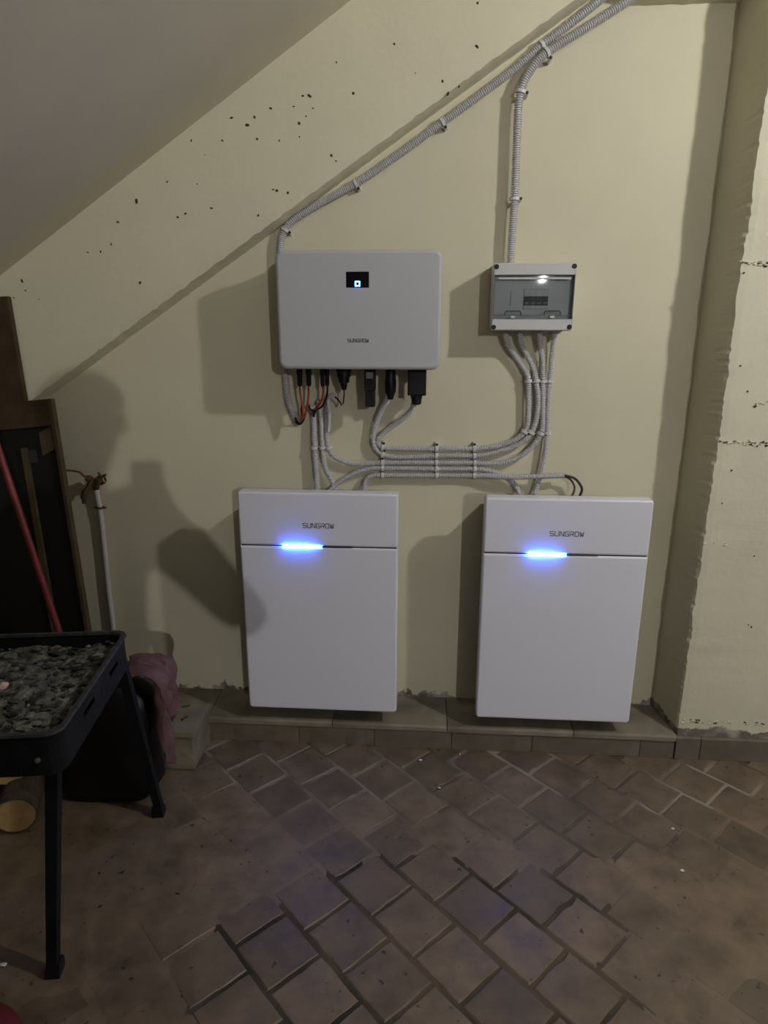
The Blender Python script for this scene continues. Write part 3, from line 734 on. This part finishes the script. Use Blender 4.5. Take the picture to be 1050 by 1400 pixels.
# door edge lines, hinge bar and the two pull latches
mb = MB()
for q in ((wx0, wx1, wz1-.0018, wz1), (wx0, wx1, wz0, wz0+.0012), (wx0, wx0+.0016, wz0, wz1), (wx1-.0022, wx1, wz0, wz1)): mb.box(q[0], q[1], DY-.0006, DY+.004, q[2], q[3])
zl = P4(0, 530).z; mb.box(wx0, wx1, DY-.0008, DY+.002, zl-.0008, zl+.0008)
mb.build('door_edge', M_GASKET, dr)
zh = P4(0, 245).z; MB().box(wx0+.012, wx1-.012, DY-.0015, DY+.002, zh, zh+.005).build('hinge_bar', M_DB, dr)
for (a, b) in ((290, 422), (604, 737)):
    p0, p1 = P4(a, 533), P4(b, 497); rr = .004
    path = [(p0.x, DY-.002, p0.z), (p0.x+.001, DY-.0025, p1.z-rr), (p0.x+rr, DY-.003, p1.z), (p1.x-rr, DY-.003, p1.z), (p1.x-.001, DY-.0025, p1.z-rr), (p1.x, DY-.002, p0.z)]
    MB().tube(path, .0016, 8).build('pull_latch', M_GASKET, dr)
    q = P4((a+b)/2, 546); MB().box(q.x-.007, q.x+.007, DY-.003, DY+.002, q.z-.002, q.z+.003).build('latch_tab', M_DB, dr)

# ================================================================== garden tap and its riser pipe
tp = U(128, 660, 0)
t = thing('water_tap', (tp.x, 0, tp.z-.05), 'old brass tap with rusty lever on a white pipe up the wall', 'tap')
c = U(131, 657, -.035)
mb = MB()
mb.lathe(Vector((c.x+.004, 0, c.z-.004)), (0, -1, 0), [(0, .018), (.006, .018), (.007, .010), (.03, .010), (.045, .012)], 12)
mb.tube(catmull([(c.x+.006, -.03, c.z+.002), (c.x-.014, -.042, c.z-.004), U(120, 668, -.05), U(115.5, 672, -.055), U(114.5, 679, -.058)], .006), [.0095]*3+[.0085]*40 if False else .0088, 10)
e = U(114.3, 677, -.058)
mb.lathe(e, (0, 0, -1), [(0, .009), (.002, .0125), (.010, .0125), (.012, .0085), (.022, .009), (.030, .008)], 8)
mb.build('tap_body', M_BRASS, t, True, 40)
v = U(120, 656, -.055)
MB().lathe(Vector((v.x, -.03, v.z)), (-.2, -1, .2), [(0, .009), (.012, .011), (.020, .011), (.024, .006)], 10).build('valve_stem', M_RUST, t, True)
MB().tube(catmull([U(120.5, 656, -.052), U(115, 651, -.055), U(108, 645.5, -.06), U(98, 643.5, -.065), U(86, 643, -.07)], .006), .0035, 8).build('lever', M_RUST, t, True)
h0 = U(139, 652, -.03); mb = MB()
for k in range(4):
    a = k*PI/2+.5; d = Vector((math.cos(a), -.2, math.sin(a)))
    mb.tube([h0+d*.003, h0+d*.014, h0+d*.021], [.0035, .0045, .0028], 7)
mb.lathe(h0+Vector((0, .012, 0)), (0, -1, 0), [(0, .006), (.012, .007), (.016, .005)], 8)
mb.build('cross_handle', M_BRASS, t, True, 50)
pp = [U(131, 664, -.022), U(133.5, 680, -.02), U(137.5, 700, -.018), U(143, 750, -.017), U(148, 800, -.017), U(154.5, 855, -.018), U(160, 910, -.02), G(168, 990, .09)]
pp[-1] = Vector((pp[-2].x+.01, -.03, .095))
MB().tube(catmull(pp, .02), .0095, 12).build('riser_pipe', M_PIPE, t, True, 60)
MB().lathe(Vector((pp[0].x-.0005, -.022, pp[0].z-.014)), (0, 0, 1), [(0, .011), (.002, .0125), (.018, .0125), (.02, .010)], 8).build('pipe_union', M_BRASS, t, True, 40)
cl = U(137, 694, -.018); mb = MB()
mb.lathe(cl+Vector((0, 0, -.004)), (0, 0, 1), [(0, .0125), (.008, .0125)], 12); mb.box(cl.x-.021, cl.x+.021, -.02, -.013, cl.z-.003, cl.z+.003); mb.box(cl.x-.004, cl.x+.004, -.014, 0, cl.z-.003, cl.z+.003)
mb.build('pipe_clamp', M_RUST, t)

# ================================================================== boards leaning on the wall
def slab(mb, A, B, right, w, th, mi=0):
    """board whose right edge runs A(bottom)->B(top); extends w to -right; thickness th towards the wall"""
    ax = (B-A).normalized(); r = Vector(right); r = (r-ax*r.dot(ax)).normalized(); n = r.cross(ax).normalized()
    if n.y < 0: n = -n
    P = []
    for q in (A, B):
        P.append([q, q-r*w, q-r*w+n*th, q+n*th])
    return mb.loops(P, True, True, mi), ax, r, n
def leaning(name, pa, ya, pb, yb, w, th, m, label, cat, bottom_z=.0):
    A = U(pa[0], pa[1], ya); B = U(pb[0], pb[1], yb)
    d = A-B; A2 = B+d*((B.z-bottom_z)/(B.z-A.z))
    mb = MB(); slab(mb, A2, B, (1, 0, 0), w, th)
    return A2, B, mb
A2, B, mb = leaning('plank', (33, 545), -.125, (9.5, 405), -.115, .10, .02, None, '', '', .092)
tag(mb.build('wooden_plank', M_WOOD), 'tall dark brown plank leaning against the wall behind the old door', 'plank')
A2, B, mb = leaning('door', (120, 855), -.235, (70, 545), -.15, .26, .03, None, '', '', .092)
t = thing('cabinet_door', A2, 'brown framed old door panel with black centre leaning beside the tap', 'door')
ax = (B-A2).normalized(); r = Vector((1, 0, 0)); r = (r-ax*r.dot(ax)).normalized(); n = r.cross(ax).normalized()
if n.y > 0: n = -n                                       # towards the room
Ht = (B-A2).length; Wd = .40
def dpiece(u0, u1, h0, h1, d0, d1, name, m, tilt=0):
    mb = MB(); L = []
    for d in (d0, d1):
        L.append([A2-r*u+ax*(h+tilt*(u-u0))+n*d for u, h in ((u0, h0), (u1, h0), (u1, h1), (u0, h1))])
    mb.loops(L); return mb.build(name, m, t)
dpiece(0, .011, 0, Ht, -.02, .004, 'stile', M_WOOD2)
dpiece(Wd-.03, Wd, 0, Ht, -.02, .004, 'stile', M_WOOD2)
dpiece(.011, Wd-.03, Ht-.085, Ht, -.02, .004, 'rail', M_WOOD)
dpiece(.011, Wd-.03, 0, .08, -.02, .004, 'rail', M_WOOD2)
dpiece(.011, .060, Ht-.16, Ht-.085, -.02, .0, 'rail', M_WOOD2, -.4)
dpiece(.011, Wd-.03, .08, Ht-.085, -.02, -.010, 'panel', M_BLACKPANEL)
dpiece(.112, .130, .08, Ht-.15, -.010, .002, 'mullion', M_WOOD2)
dpiece(.085, .125, Ht-.20, Ht-.16, -.010, -.004, 'patch', mat('dull_grey_patch', (.03, .03, .026), .7))
# red handle
p1 = U(0, 620, -.27); p0 = U(121, 985, -.36); d = (p1-p0).normalized()
pb = p0+d*((.004-p0.z)/d.z); ptp = p1+d*.35
mb = MB(); mb.tube([pb, pb+d*.01, ptp-d*.01, ptp], [.008, .0105, .0105, .007], 12)
tag(mb.build('broom_handle', M_REDPOLE, None, True, 50), 'faded red wooden handle leaning in front of the old door', 'handle')

# ================================================================== block, slab and bits left of the batteries
mb = MB()
def rough_box(mb, x0, x1, y0, y1, z0, z1, amp, seed, n=6):
    bm = bmesh.new(); bmesh.ops.create_cube(bm, size=1)
    bmesh.ops.subdivide_edges(bm, edges=bm.edges[:], cuts=n, use_grid_fill=True)
    for v in bm.verts:
        p = Vector((x0+(x1-x0)*(v.co.x+.5), y0+(y1-y0)*(v.co.y+.5), z0+(z1-z0)*(v.co.z+.5)))
        e = sum(abs(abs(c)-.5) < 1e-4 for c in v.co)
        k = noise.noise_vector(p*28+Vector((seed, 0, 0)))*amp
        if e >= 2: 
            cc = Vector(((x0+x1)/2, (y0+y1)/2, (z0+z1)/2)); k += (cc-p).normalized()*amp*.9*(noise.noise(p*60)+.6)
        v.co = p+k
        if v.co.z < z0: v.co.z = z0
    bm.verts.index_update()
    mb.add([v.co.copy() for v in bm.verts], [[v.index for v in f.verts] for f in bm.faces]); bm.free(); return mb
tag(rough_box(MB(), -.445, -.300, -.366, -.196, .001, .122, .003, 3).build('concrete_block', M_BLOCK), 'rough concrete block on the floor against the ledge', 'block')
tag(rough_box(MB(), -.465, -.292, -.372, -.19, .126, .149, .002, 8).build('stone_slab', M_BLOCK), 'pale stone slab lying on the rough concrete block', 'slab')
def nail(px, py, ang, L=.028):
    c = G(px, py, .1535); dx, dy = math.cos(ang), math.sin(ang)
    mb = MB(); mb.lathe(c-Vector((dx, dy, 0))*L/2, (dx, dy, 0), [(0, .0045), (.002, .0045), (.0025, .0024), (L*.85, .0022), (L, .0006)], 8)
    return mb.build('nail', M_NAIL, None, True)
for i, (px, py, a) in enumerate(((233, 966, 2.2), (234.5, 981, 1.3), (252.5, 981.5, 1.1), (255, 965, .5), (242, 960.5, .4))):
    tag(nail(px, py, a), 'short dark nail lying on the pale stone slab', 'nail', 'loose nails on the stone slab')

# ================================================================== iron brazier with ash
H0 = .62
A = G(175, 863, H0); Bc = G(80, 1004, H0)
e2 = (Bc-A); LW = e2.length; e2.normalize(); e1 = Vector((e2.y, -e2.x, 0))         # e1 points left, e2 towards the camera
if e1.x > 0: e1 = -e1
LL, DEP = .74, .095
def TT(a, b, z): return A+e1*a+e2*b+Vector((0, 0, z-H0))
t = thing('brazier', TT(LL/2, LW/2, 0), 'black iron barbecue brazier on splayed legs, full of grey ash', 'brazier')
def ring(ins, z, r=.035, seg=5):
    return [TT(x, y, z) for x, y in rrect(ins, LL-ins, ins, LW-ins, (r, r, r, r), seg)]
mb = MB()
mb.loops([ring(.0, H0-.006), ring(-.004, H0-.002), ring(-.002, H0+.003), ring(.008, H0+.003), ring(.010, H0-.004)], False, False)
rim = mb.build('rim', M_RIM, t, True, 50)
# right wall in strips round the two slots; other walls plain
mb = MB(); wt = .004
def wallbox(a0, a1, b0, b1, z0, z1): mb.box(a0, a1, b0, b1, z0, z1, T=lambda p: TT(p.x, p.y, p.z))
sl = [(.10, .165), (.275, .345)]; zs0, zs1 = H0-.050, H0-.036
wallbox(.002, .006, .034, LW-.034, zs1, H0-.002); wallbox(.002, .006, .034, LW-.034, H0-DEP, zs0)
xs = [.034]+[q for p in sl for q in p]+[LW-.034]
for a, b in zip(xs[::2], xs[1::2]): wallbox(.002, .006, a, b, zs0, zs1)
wallbox(.034, LL-.034, .002, .006, H0-DEP, H0-.002); wallbox(.034, LL-.034, LW-.006, LW-.002, H0-DEP, H0-.002); wallbox(LL-.006, LL-.002, .034, LW-.034, H0-DEP, H0-.002)
for (cx_, cy_, a0) in ((.035, .035, 180), (LL-.035, .035, 270), (LL-.035, LW-.035, 0), (.035, LW-.035, 90)):
    outer = [(cx_+.033*math.cos(math.radians(a0+18*k)), cy_+.033*math.sin(math.radians(a0+18*k))) for k in range(6)]
    inner = [(cx_+.029*math.cos(math.radians(a0+18*k)), cy_+.029*math.sin(math.radians(a0+18*k))) for k in range(6)][::-1]
    mb.loops([[TT(x, y, H0-DEP) for x, y in outer+inner], [TT(x, y, H0-.002) for x, y in outer+inner]])
mb.build('wall_panel', M_BBQ, t)
MB().loops([ring(.003, H0-DEP-.004), ring(.003, H0-DEP)]).build('bottom_plate', M_BBQ, t)
def leg(top, foot, name='leg'):
    top = Vector(top); foot = Vector(foot); d = (foot-top).normalized(); mb = MB(); L = []
    u = e1; v = e2
    for k, (q, s_) in enumerate(((top, .0135), (foot+Vector((0, 0, .03)), .0115))):
        L.append([q+u*a*s_+v*b*s_ for a, b in ((-1, -1), (1, -1), (1, 1), (-1, 1))])
    mb.loops(L); o = mb.build(name, M_BBQ, t)
    L = []
    for z, s_ in ((.0005, .0165), (.022, .0165), (.034, .014)):
        q = foot+(top-foot)*(z/(top.z)); L.append([Vector((q.x, q.y, z))+u*a*s_+v*b*s_ for a, b in ((-1, -1), (1, -1), (1, 1), (-1, 1))])
    MB().loops(L).build('foot_cap', M_BLACKP, o)
zt = H0-.05
leg(TT(.022, .030, zt), G(218, 1113)); leg(TT(.030, LW-.035, zt), G(75, 1330))
bl_ = TT(LL-.03, .03, zt); bl_.z = 0; leg(TT(LL-.03, .03, zt), bl_+e1*.05-e2*.03)
fl_ = TT(LL-.03, LW-.03, zt); fl_.z = 0; leg(TT(LL-.03, LW-.03, zt), fl_+e1*.05+e2*.05)
q = U(69, 1027, TT(0, LW, 0).y-.005)
MB().lathe(TT(.05, LW-.004, H0-.06), e2, [(0, .006), (.006, .006), (.008, .003)], 10).build('bolt', mat('worn_bolt', (.2, .19, .17), .5, metal=.5), t)
# ash bed with charcoal lumps
mb = MB(); nx, ny = 90, 60; V = []; F = []
for j in range(ny+1):
    for i in range(nx+1):
        a, b = .012+(LL-.024)*i/nx, .012+(LW-.024)*j/ny
        p = Vector((a*9, b*9, 0))
        edge = min(a, LL-a, b, LW-b)
        h = .018*noise.noise(p)+.010*noise.noise(p*3)+.0075*noise.noise(p*7.5)+.005*abs(noise.noise(p*16))
        V.append(TT(a, b, H0-.040+h+.012*min(edge/.12, 1)))
for j in range(ny):
    for i in range(nx): k = j*(nx+1)+i; F.append((k, k+1, k+nx+2, k+nx+1))
mb.add(V, F)
rnd = random.Random(21)
def lump(mb, c, s, mi):
    pts = []
    for la in range(4):
        for lo_ in range(6):
            th = PI*(la+.5)/4; ph = 2*PI*lo_/6; pts.append(c+Vector((math.sin(th)*math.cos(ph)*s[0], math.sin(th)*math.sin(ph)*s[1], math.cos(th)*s[2]))*rnd.uniform(.7, 1.25))
    mb.loops([pts[k*6:(k+1)*6] for k in range(4)], True, True, mi)
for k in range(700):
    a, b = rnd.uniform(.02, LL-.03), rnd.uniform(.02, LW-.03)
    s_ = rnd.uniform(.002, .009); ang = rnd.random()
    lump(mb, TT(a, b, H0-.030+.014*noise.noise(Vector((a*9, b*9, 0)))+.004), (s_*rnd.uniform(.7, 2.6), s_*rnd.uniform(.7, 1.8), s_*.6), 1 if rnd.random() < .5 else 0)
ao = mb.build('ash_bed', [M_ASH, M_COAL]); ao['kind'] = 'stuff'
tag(ao, 'grey ash and charcoal lumps filling the black brazier', 'ash')
c = G(4, 938, H0-.015); mb = MB(); rnd = random.Random(4); lump(mb, c, (.014, .012, .010), 0)
tag(mb.build('paper_scrap', M_PINK, None, True, 60), 'small pink crumpled scrap lying in the ash', 'paper')

# ================================================================== black bag and mauve cloth under the brazier
def soft_bag(cx_, cy_, w_, d_, h_, seed, m):
    mb = MB(); L = []; n = 40; k = 22
    for j in range(k+1):
        f = j/k; z = h_*f
        prof = (min(1, .80+f*2.6) if f < .08 else 1.0)*(1 if f < .8 else math.cos((f-.8)/.2*PI/2*.93)**.55)
        row = []
        for i in range(n):
            a = 2*PI*i/n; c_, s_ = math.cos(a), math.sin(a); e = .45
            x = math.copysign(abs(c_)**e, c_)*w_/2*prof; y = math.copysign(abs(s_)**e, s_)*d_/2*prof
            p = Vector((x, y, z)); nn = noise.noise(p*9+Vector((seed, 0, 0)))*.012+noise.noise(p*24+Vector((seed, 3, 0)))*.005
            q = p+Vector((c_, s_, 0))*nn
            row.append((cx_+q.x, cy_+q.y, max(z+nn*.6, .0005) if j else .0005))
        L.append(row)
    return mb.loops(L)
tag(soft_bag(-.525, -.475, .30, .15, .415, 4, M_BAG).build('bin_bag', M_BAG, None, True, 80), 'full black bin bag standing on the floor behind the brazier legs', 'bag')
def cloth():
    mb = MB(); nu, nv = 40, 46; V = []
    for j in range(nv+1):
        v = j/nv
        for i in range(nu+1):
            u = i/nu
            # from on top of the bag, over its right end, hanging down in folds
            s_ = v*.40
            if s_ < .10: x = -.455+s_*1.0; z = .436+.012*math.sin(s_*30)
            else:
                q = s_-.10; a = min(q/.04, 1)*PI/2
                x = -.355+.028*math.sin(a)+.012*v*math.sin(6*u+1); z = .436-.028*(1-math.cos(a))-max(q-.04, 0)*(.85+.25*math.sin(u*5+.6))
            wid = .15*(1-.40*v)
            y = -.475+(u-.5)*wid*1.0+.006*math.sin(v*9)
            fold = .013*math.sin(u*19+v*4)*min(1, v*2.2+.2)+.016*noise.noise(Vector((u*4, v*5, 1)))+.008*noise.noise(Vector((u*10, v*11, 3)))
            V.append(Vector((x+fold, y+fold*.4, z+.016*noise.noise(Vector((u*5, v*6, 5)))+.008*noise.noise(Vector((u*13, v*12, 7))))))
    F = []
    for j in range(nv):
        for i in range(nu): k = j*(nu+1)+i; F.append((k, k+1, k+nu+2, k+nu+1))
    mb.add(V, F); o = mb.build('cloth', M_CLOTH, None, True, 80)
    md = o.modifiers.new('thickness', 'SOLIDIFY'); md.thickness = .003
    return tag(o, 'mauve cloth draped over the end of the black bag', 'cloth')
cloth()

# ================================================================== firewood, scraps
def log(c0, c1, r, label, seed):
    c0, c1 = Vector(c0), Vector(c1); d = (c1-c0); mb = MB(); rnd = random.Random(seed)
    t = thing('firewood_log', (c0+c1)/2-Vector((0, 0, r)), label, 'log')
    n = 18; ax = d.normalized(); s_ = ax.cross(Vector((0, 0, 1))).normalized(); u_ = s_.cross(ax)
    def rg(q, k, jit=1): return [q+(s_*math.cos(2*PI*i/n)+u_*math.sin(2*PI*i/n))*k*(1+.10*noise.noise(Vector((math.cos(2*PI*i/n)*1.5+seed, math.sin(2*PI*i/n)*1.5, q.y*8*jit)))) for i in range(n)]
    mb.loops([rg(c0+d*f, r) for f in [k/8 for k in range(9)]]); mb.build('bark', M_BARK, t, True, 50)
    e = c0-ax*.001
    MB().loops([rg(c0+ax*.004, r*.94), rg(c0-ax*.002, r*.93)]).build('cut_end', M_CUT, t)
g = G(17, 1147)
log((g.x+.005, g.y+.02, .062), (g.x-.12, g.y+.36, .062), .058, 'firewood log on the floor, pale sawn end facing out', 2)
log((g.x-.13, g.y+.03, .055), (g.x-.24, g.y+.36, .055), .05, 'thin firewood log lying beyond the pale sawn one', 5)
log((g.x-.055, g.y+.10, .158), (g.x-.20, g.y+.40, .155), .055, 'dark firewood log resting on top of the two others', 9)
c = G(8, 1398); mb = MB(); rnd = random.Random(6); L = []
for k in range(7):
    f = k/6; L.append([(c.x-.06+math.cos(2*PI*i/22)*.11*math.cos(f*PI/2*.96)*(1+.18*noise.noise(Vector((math.cos(2*PI*i/22)*2, math.sin(2*PI*i/22)*2, 0)))), c.y-.03+math.sin(2*PI*i/22)*.07*math.cos(f*PI/2*.96), .001+.035*math.sin(f*PI/2)*(1+.4*noise.noise(Vector((i*.7, f*3, 1))))) for i in range(22)])
tag(mb.loops(L).build('red_rag', M_REDCLOTH, None, True, 80), 'dark red rag dropped on the floor before the brazier', 'rag')
rnd = random.Random(31)
for px, py, s_ in ((575, 1039, .007), (601, 1077, .005), (920, 1133, .006), (933, 1190, .007), (629, 1031, .003), (5, 1319, .009)):
    c = G(px, py, .003); mb = MB(); lump(mb, c, (s_, s_*.6, .003), 0)
    tag(mb.build('plaster_chip', M_CHIP), 'tiny white plaster chip lying on the brown floor tiles', 'debris', 'plaster chips on the floor')

# ================================================================== the photographer, whose shadow falls on the wall
def skinned(name, nodes, edges, m, parent, sub=1):
    """nodes: list of (pos, rx, ry); grows a continuous surface over the joints"""
    org = WLOC[parent.name]
    me = bpy.data.meshes.new(name); me.from_pydata([Vector(n[0])-org for n in nodes], edges, []); me.materials.append(m)
    o = bpy.data.objects.new(name, me); COL.objects.link(o); o.parent = parent; WLOC[o.name] = org
    md = o.modifiers.new('skin', 'SKIN'); md.use_smooth_shade = True; md.branch_smoothing = .4
    for k, n in enumerate(nodes):
        sv = me.skin_vertices[0].data[k]; sv.radius = (n[1], n[2] if len(n) > 2 else n[1])
    me.skin_vertices[0].data[0].use_root = True
    o.modifiers.new('sub', 'SUBSURF').levels = sub; o.modifiers['sub'].render_levels = sub
    return o
PX, PY = .50, -2.74
per = thing('person', (PX, PY, 0), 'person in a navy jacket and dark trousers holding up a phone with both hands', 'person')
def V3(x, y, z): return Vector((PX+x, PY+y, z))
sh = {-1: V3(-.18, .03, 1.40), 1: V3(.18, .03, 1.40)}
el = {-1: V3(-.31, .15, 1.15), 1: V3(.31, .17, 1.15)}
PC = CAM-FW*.020-UP*.055                                   # phone centre, just behind the lens
wr = {-1: PC-RT*.085-FW*.085-UP*.05, 1: PC+RT*.085-FW*.085-UP*.05}
nodes = [(V3(0, 0, .95), .09, .065), (V3(0, 0, 1.10), .09, .065), (V3(0, .01, 1.28), .09, .065), (V3(0, .02, 1.40), .06, .045), (V3(0, .05, 1.48), .055), (V3(0, .07, 1.53), .055), (V3(0, .10, 1.58), .078, .09), (V3(0, .115, 1.66), .077, .095), (V3(0, .115, 1.715), .045, .055)]
edges = [(k, k+1) for k in range(8)]
for s_ in (-1, 1):
    b0 = len(nodes); nodes += [(sh[s_], .034), ((sh[s_]+el[s_])/2, .036), (el[s_], .034), ((el[s_]+wr[s_])/2, .035), (wr[s_], .025)]
    edges += [(3, b0)]+[(b0+k, b0+k+1) for k in range(4)]
    b1 = len(nodes); nodes += [(V3(.09*s_, 0, .84), .055), (V3(.095*s_, .03, .50), .048), (V3(.10*s_, .0, .12), .036), (V3(.105*s_, .02, .05), .036), (V3(.11*s_, .16, .035), .03)]
    edges += [(0, b1)]+[(b1+k, b1+k+1) for k in range(4)]
    # palm and five fingers curled round the phone edge
    pm = len(nodes); palm = PC+RT*s_*.055-FW*.035-UP*.035
    nodes += [(palm, .020, .030)]; edges += [(b0+4, pm)]
    for f in range(4):
        q0 = PC+RT*s_*.050-FW*.012-UP*(-.012+.020*f); q1 = PC+RT*s_*.048+FW*.004-UP*(-.014+.020*f); q2_ = PC+RT*s_*(.034-.003*f)+FW*.010-UP*(-.015+.020*f)
        k = len(nodes); nodes += [(q0, .009), (q1, .008), (q2_, .007)] if f else [(q0, .009), (q1, .008), (q1-RT*s_*.006, .007)]
        edges += [(pm, k), (k, k+1), (k+1, k+2)]
    k = len(nodes); nodes += [(PC+RT*s_*.040-FW*.030-UP*.045, .010), (PC+RT*s_*.022-FW*.020-UP*.035, .008)]; edges += [(pm, k), (k, k+1)]
skinned('body', nodes, edges, M_SKIN, per)
# face
hc = V3(0, .115, 1.62)
for s_ in (-1, 1):
    MB().lathe(hc+Vector((.03*s_, .088, .012)), (0, 1, 0), [(0, .010), (.004, .009), (.007, .004)], 10).build('eye', M_CHIP, per, True)
    MB().lathe(hc+Vector((.078*s_, -.005, .0)), (s_, .2, 0), [(0, .022), (.008, .026), (.012, .018)], 10).build('ear', M_SKIN, per, True)
MB().tube([hc+Vector((0, .088, .02)), hc+Vector((0, .108, -.015)), hc+Vector((0, .092, -.024))], [.006, .013, .008], 8).build('nose', M_SKIN, per, True)
MB().tube([hc+Vector((-.022, .088, -.052)), hc+Vector((0, .094, -.050)), hc+Vector((.022, .088, -.052))], [.003, .006, .003], 8).build('mouth', mat('lips', (.3, .12, .1), .5), per, True)
mb = MB(); L = []
for k in range(7):
    a = PI*.52*k/6; L.append([hc+Vector((.088*math.cos(2*PI*i/20)*math.cos(a), -.012+.104*math.sin(2*PI*i/20)*math.cos(a), .035+.078*math.sin(a))) for i in range(20)])
mb.loops(L).build('hair', M_HAIR, per, True, 80)
jn = [(V3(0, 0, .80), .175, .135), (V3(0, 0, .90), .175, .13), (V3(0, 0, 1.08), .165, .12), (V3(0, .01, 1.28), .175, .125), (V3(0, .02, 1.40), .15, .115), (V3(0, .035, 1.485), .085, .085)]
je = [(0, 1), (1, 2), (2, 3), (3, 4), (4, 5)]
for s_ in (-1, 1):
    b0 = len(jn); jn += [(sh[s_], .085), ((sh[s_]+el[s_])/2, .064), (el[s_], .058), (el[s_].lerp(wr[s_], .5), .05), (el[s_].lerp(wr[s_], .88), .040)]
    je += [(4, b0)]+[(b0+k, b0+k+1) for k in range(4)]
skinned('jacket', jn, je, M_JACKET, per)
tn = [(V3(0, 0, .93), .07, .07)]; te = []
for s_ in (-1, 1):
    b0 = len(tn); tn += [(V3(.085*s_, 0, .86), .085), (V3(.09*s_, 0, .76), .088), (V3(.097*s_, .03, .50), .073), (V3(.102*s_, .0, .09), .060)]
    te += [(0, b0), (b0, b0+1), (b0+1, b0+2), (b0+2, b0+3)]
    mb = MB(); L = []
    for f, w_, h_ in ((-.09, .030, .05), (-.07, .040, .085), (.02, .042, .085), (.09, .046, .065), (.17, .045, .05), (.21, .025, .03)):
        c = V3(.106*s_, f, 0); L.append([c+Vector((w_*x, 0, h_*z)) for x, z in ((-1, .01), (1, .01), (1, .6), (.5, 1), (-.5, 1), (-1, .6))])
    mb.loops(L).build('shoe', M_BLACKP, per, True, 60)
skinned('trousers', tn, te, M_TROUSER, per)
mb = MB(); o_ = rrect(-.038, .038, -.078, .078, .010, 4)
mb.loops([[PC+RT*x+UP*z-FW*d for x, z in o_] for d in (.004, -.004)])
tag(mb.build('phone', M_BLACKP), 'black phone held upright in both hands of the person', 'phone')
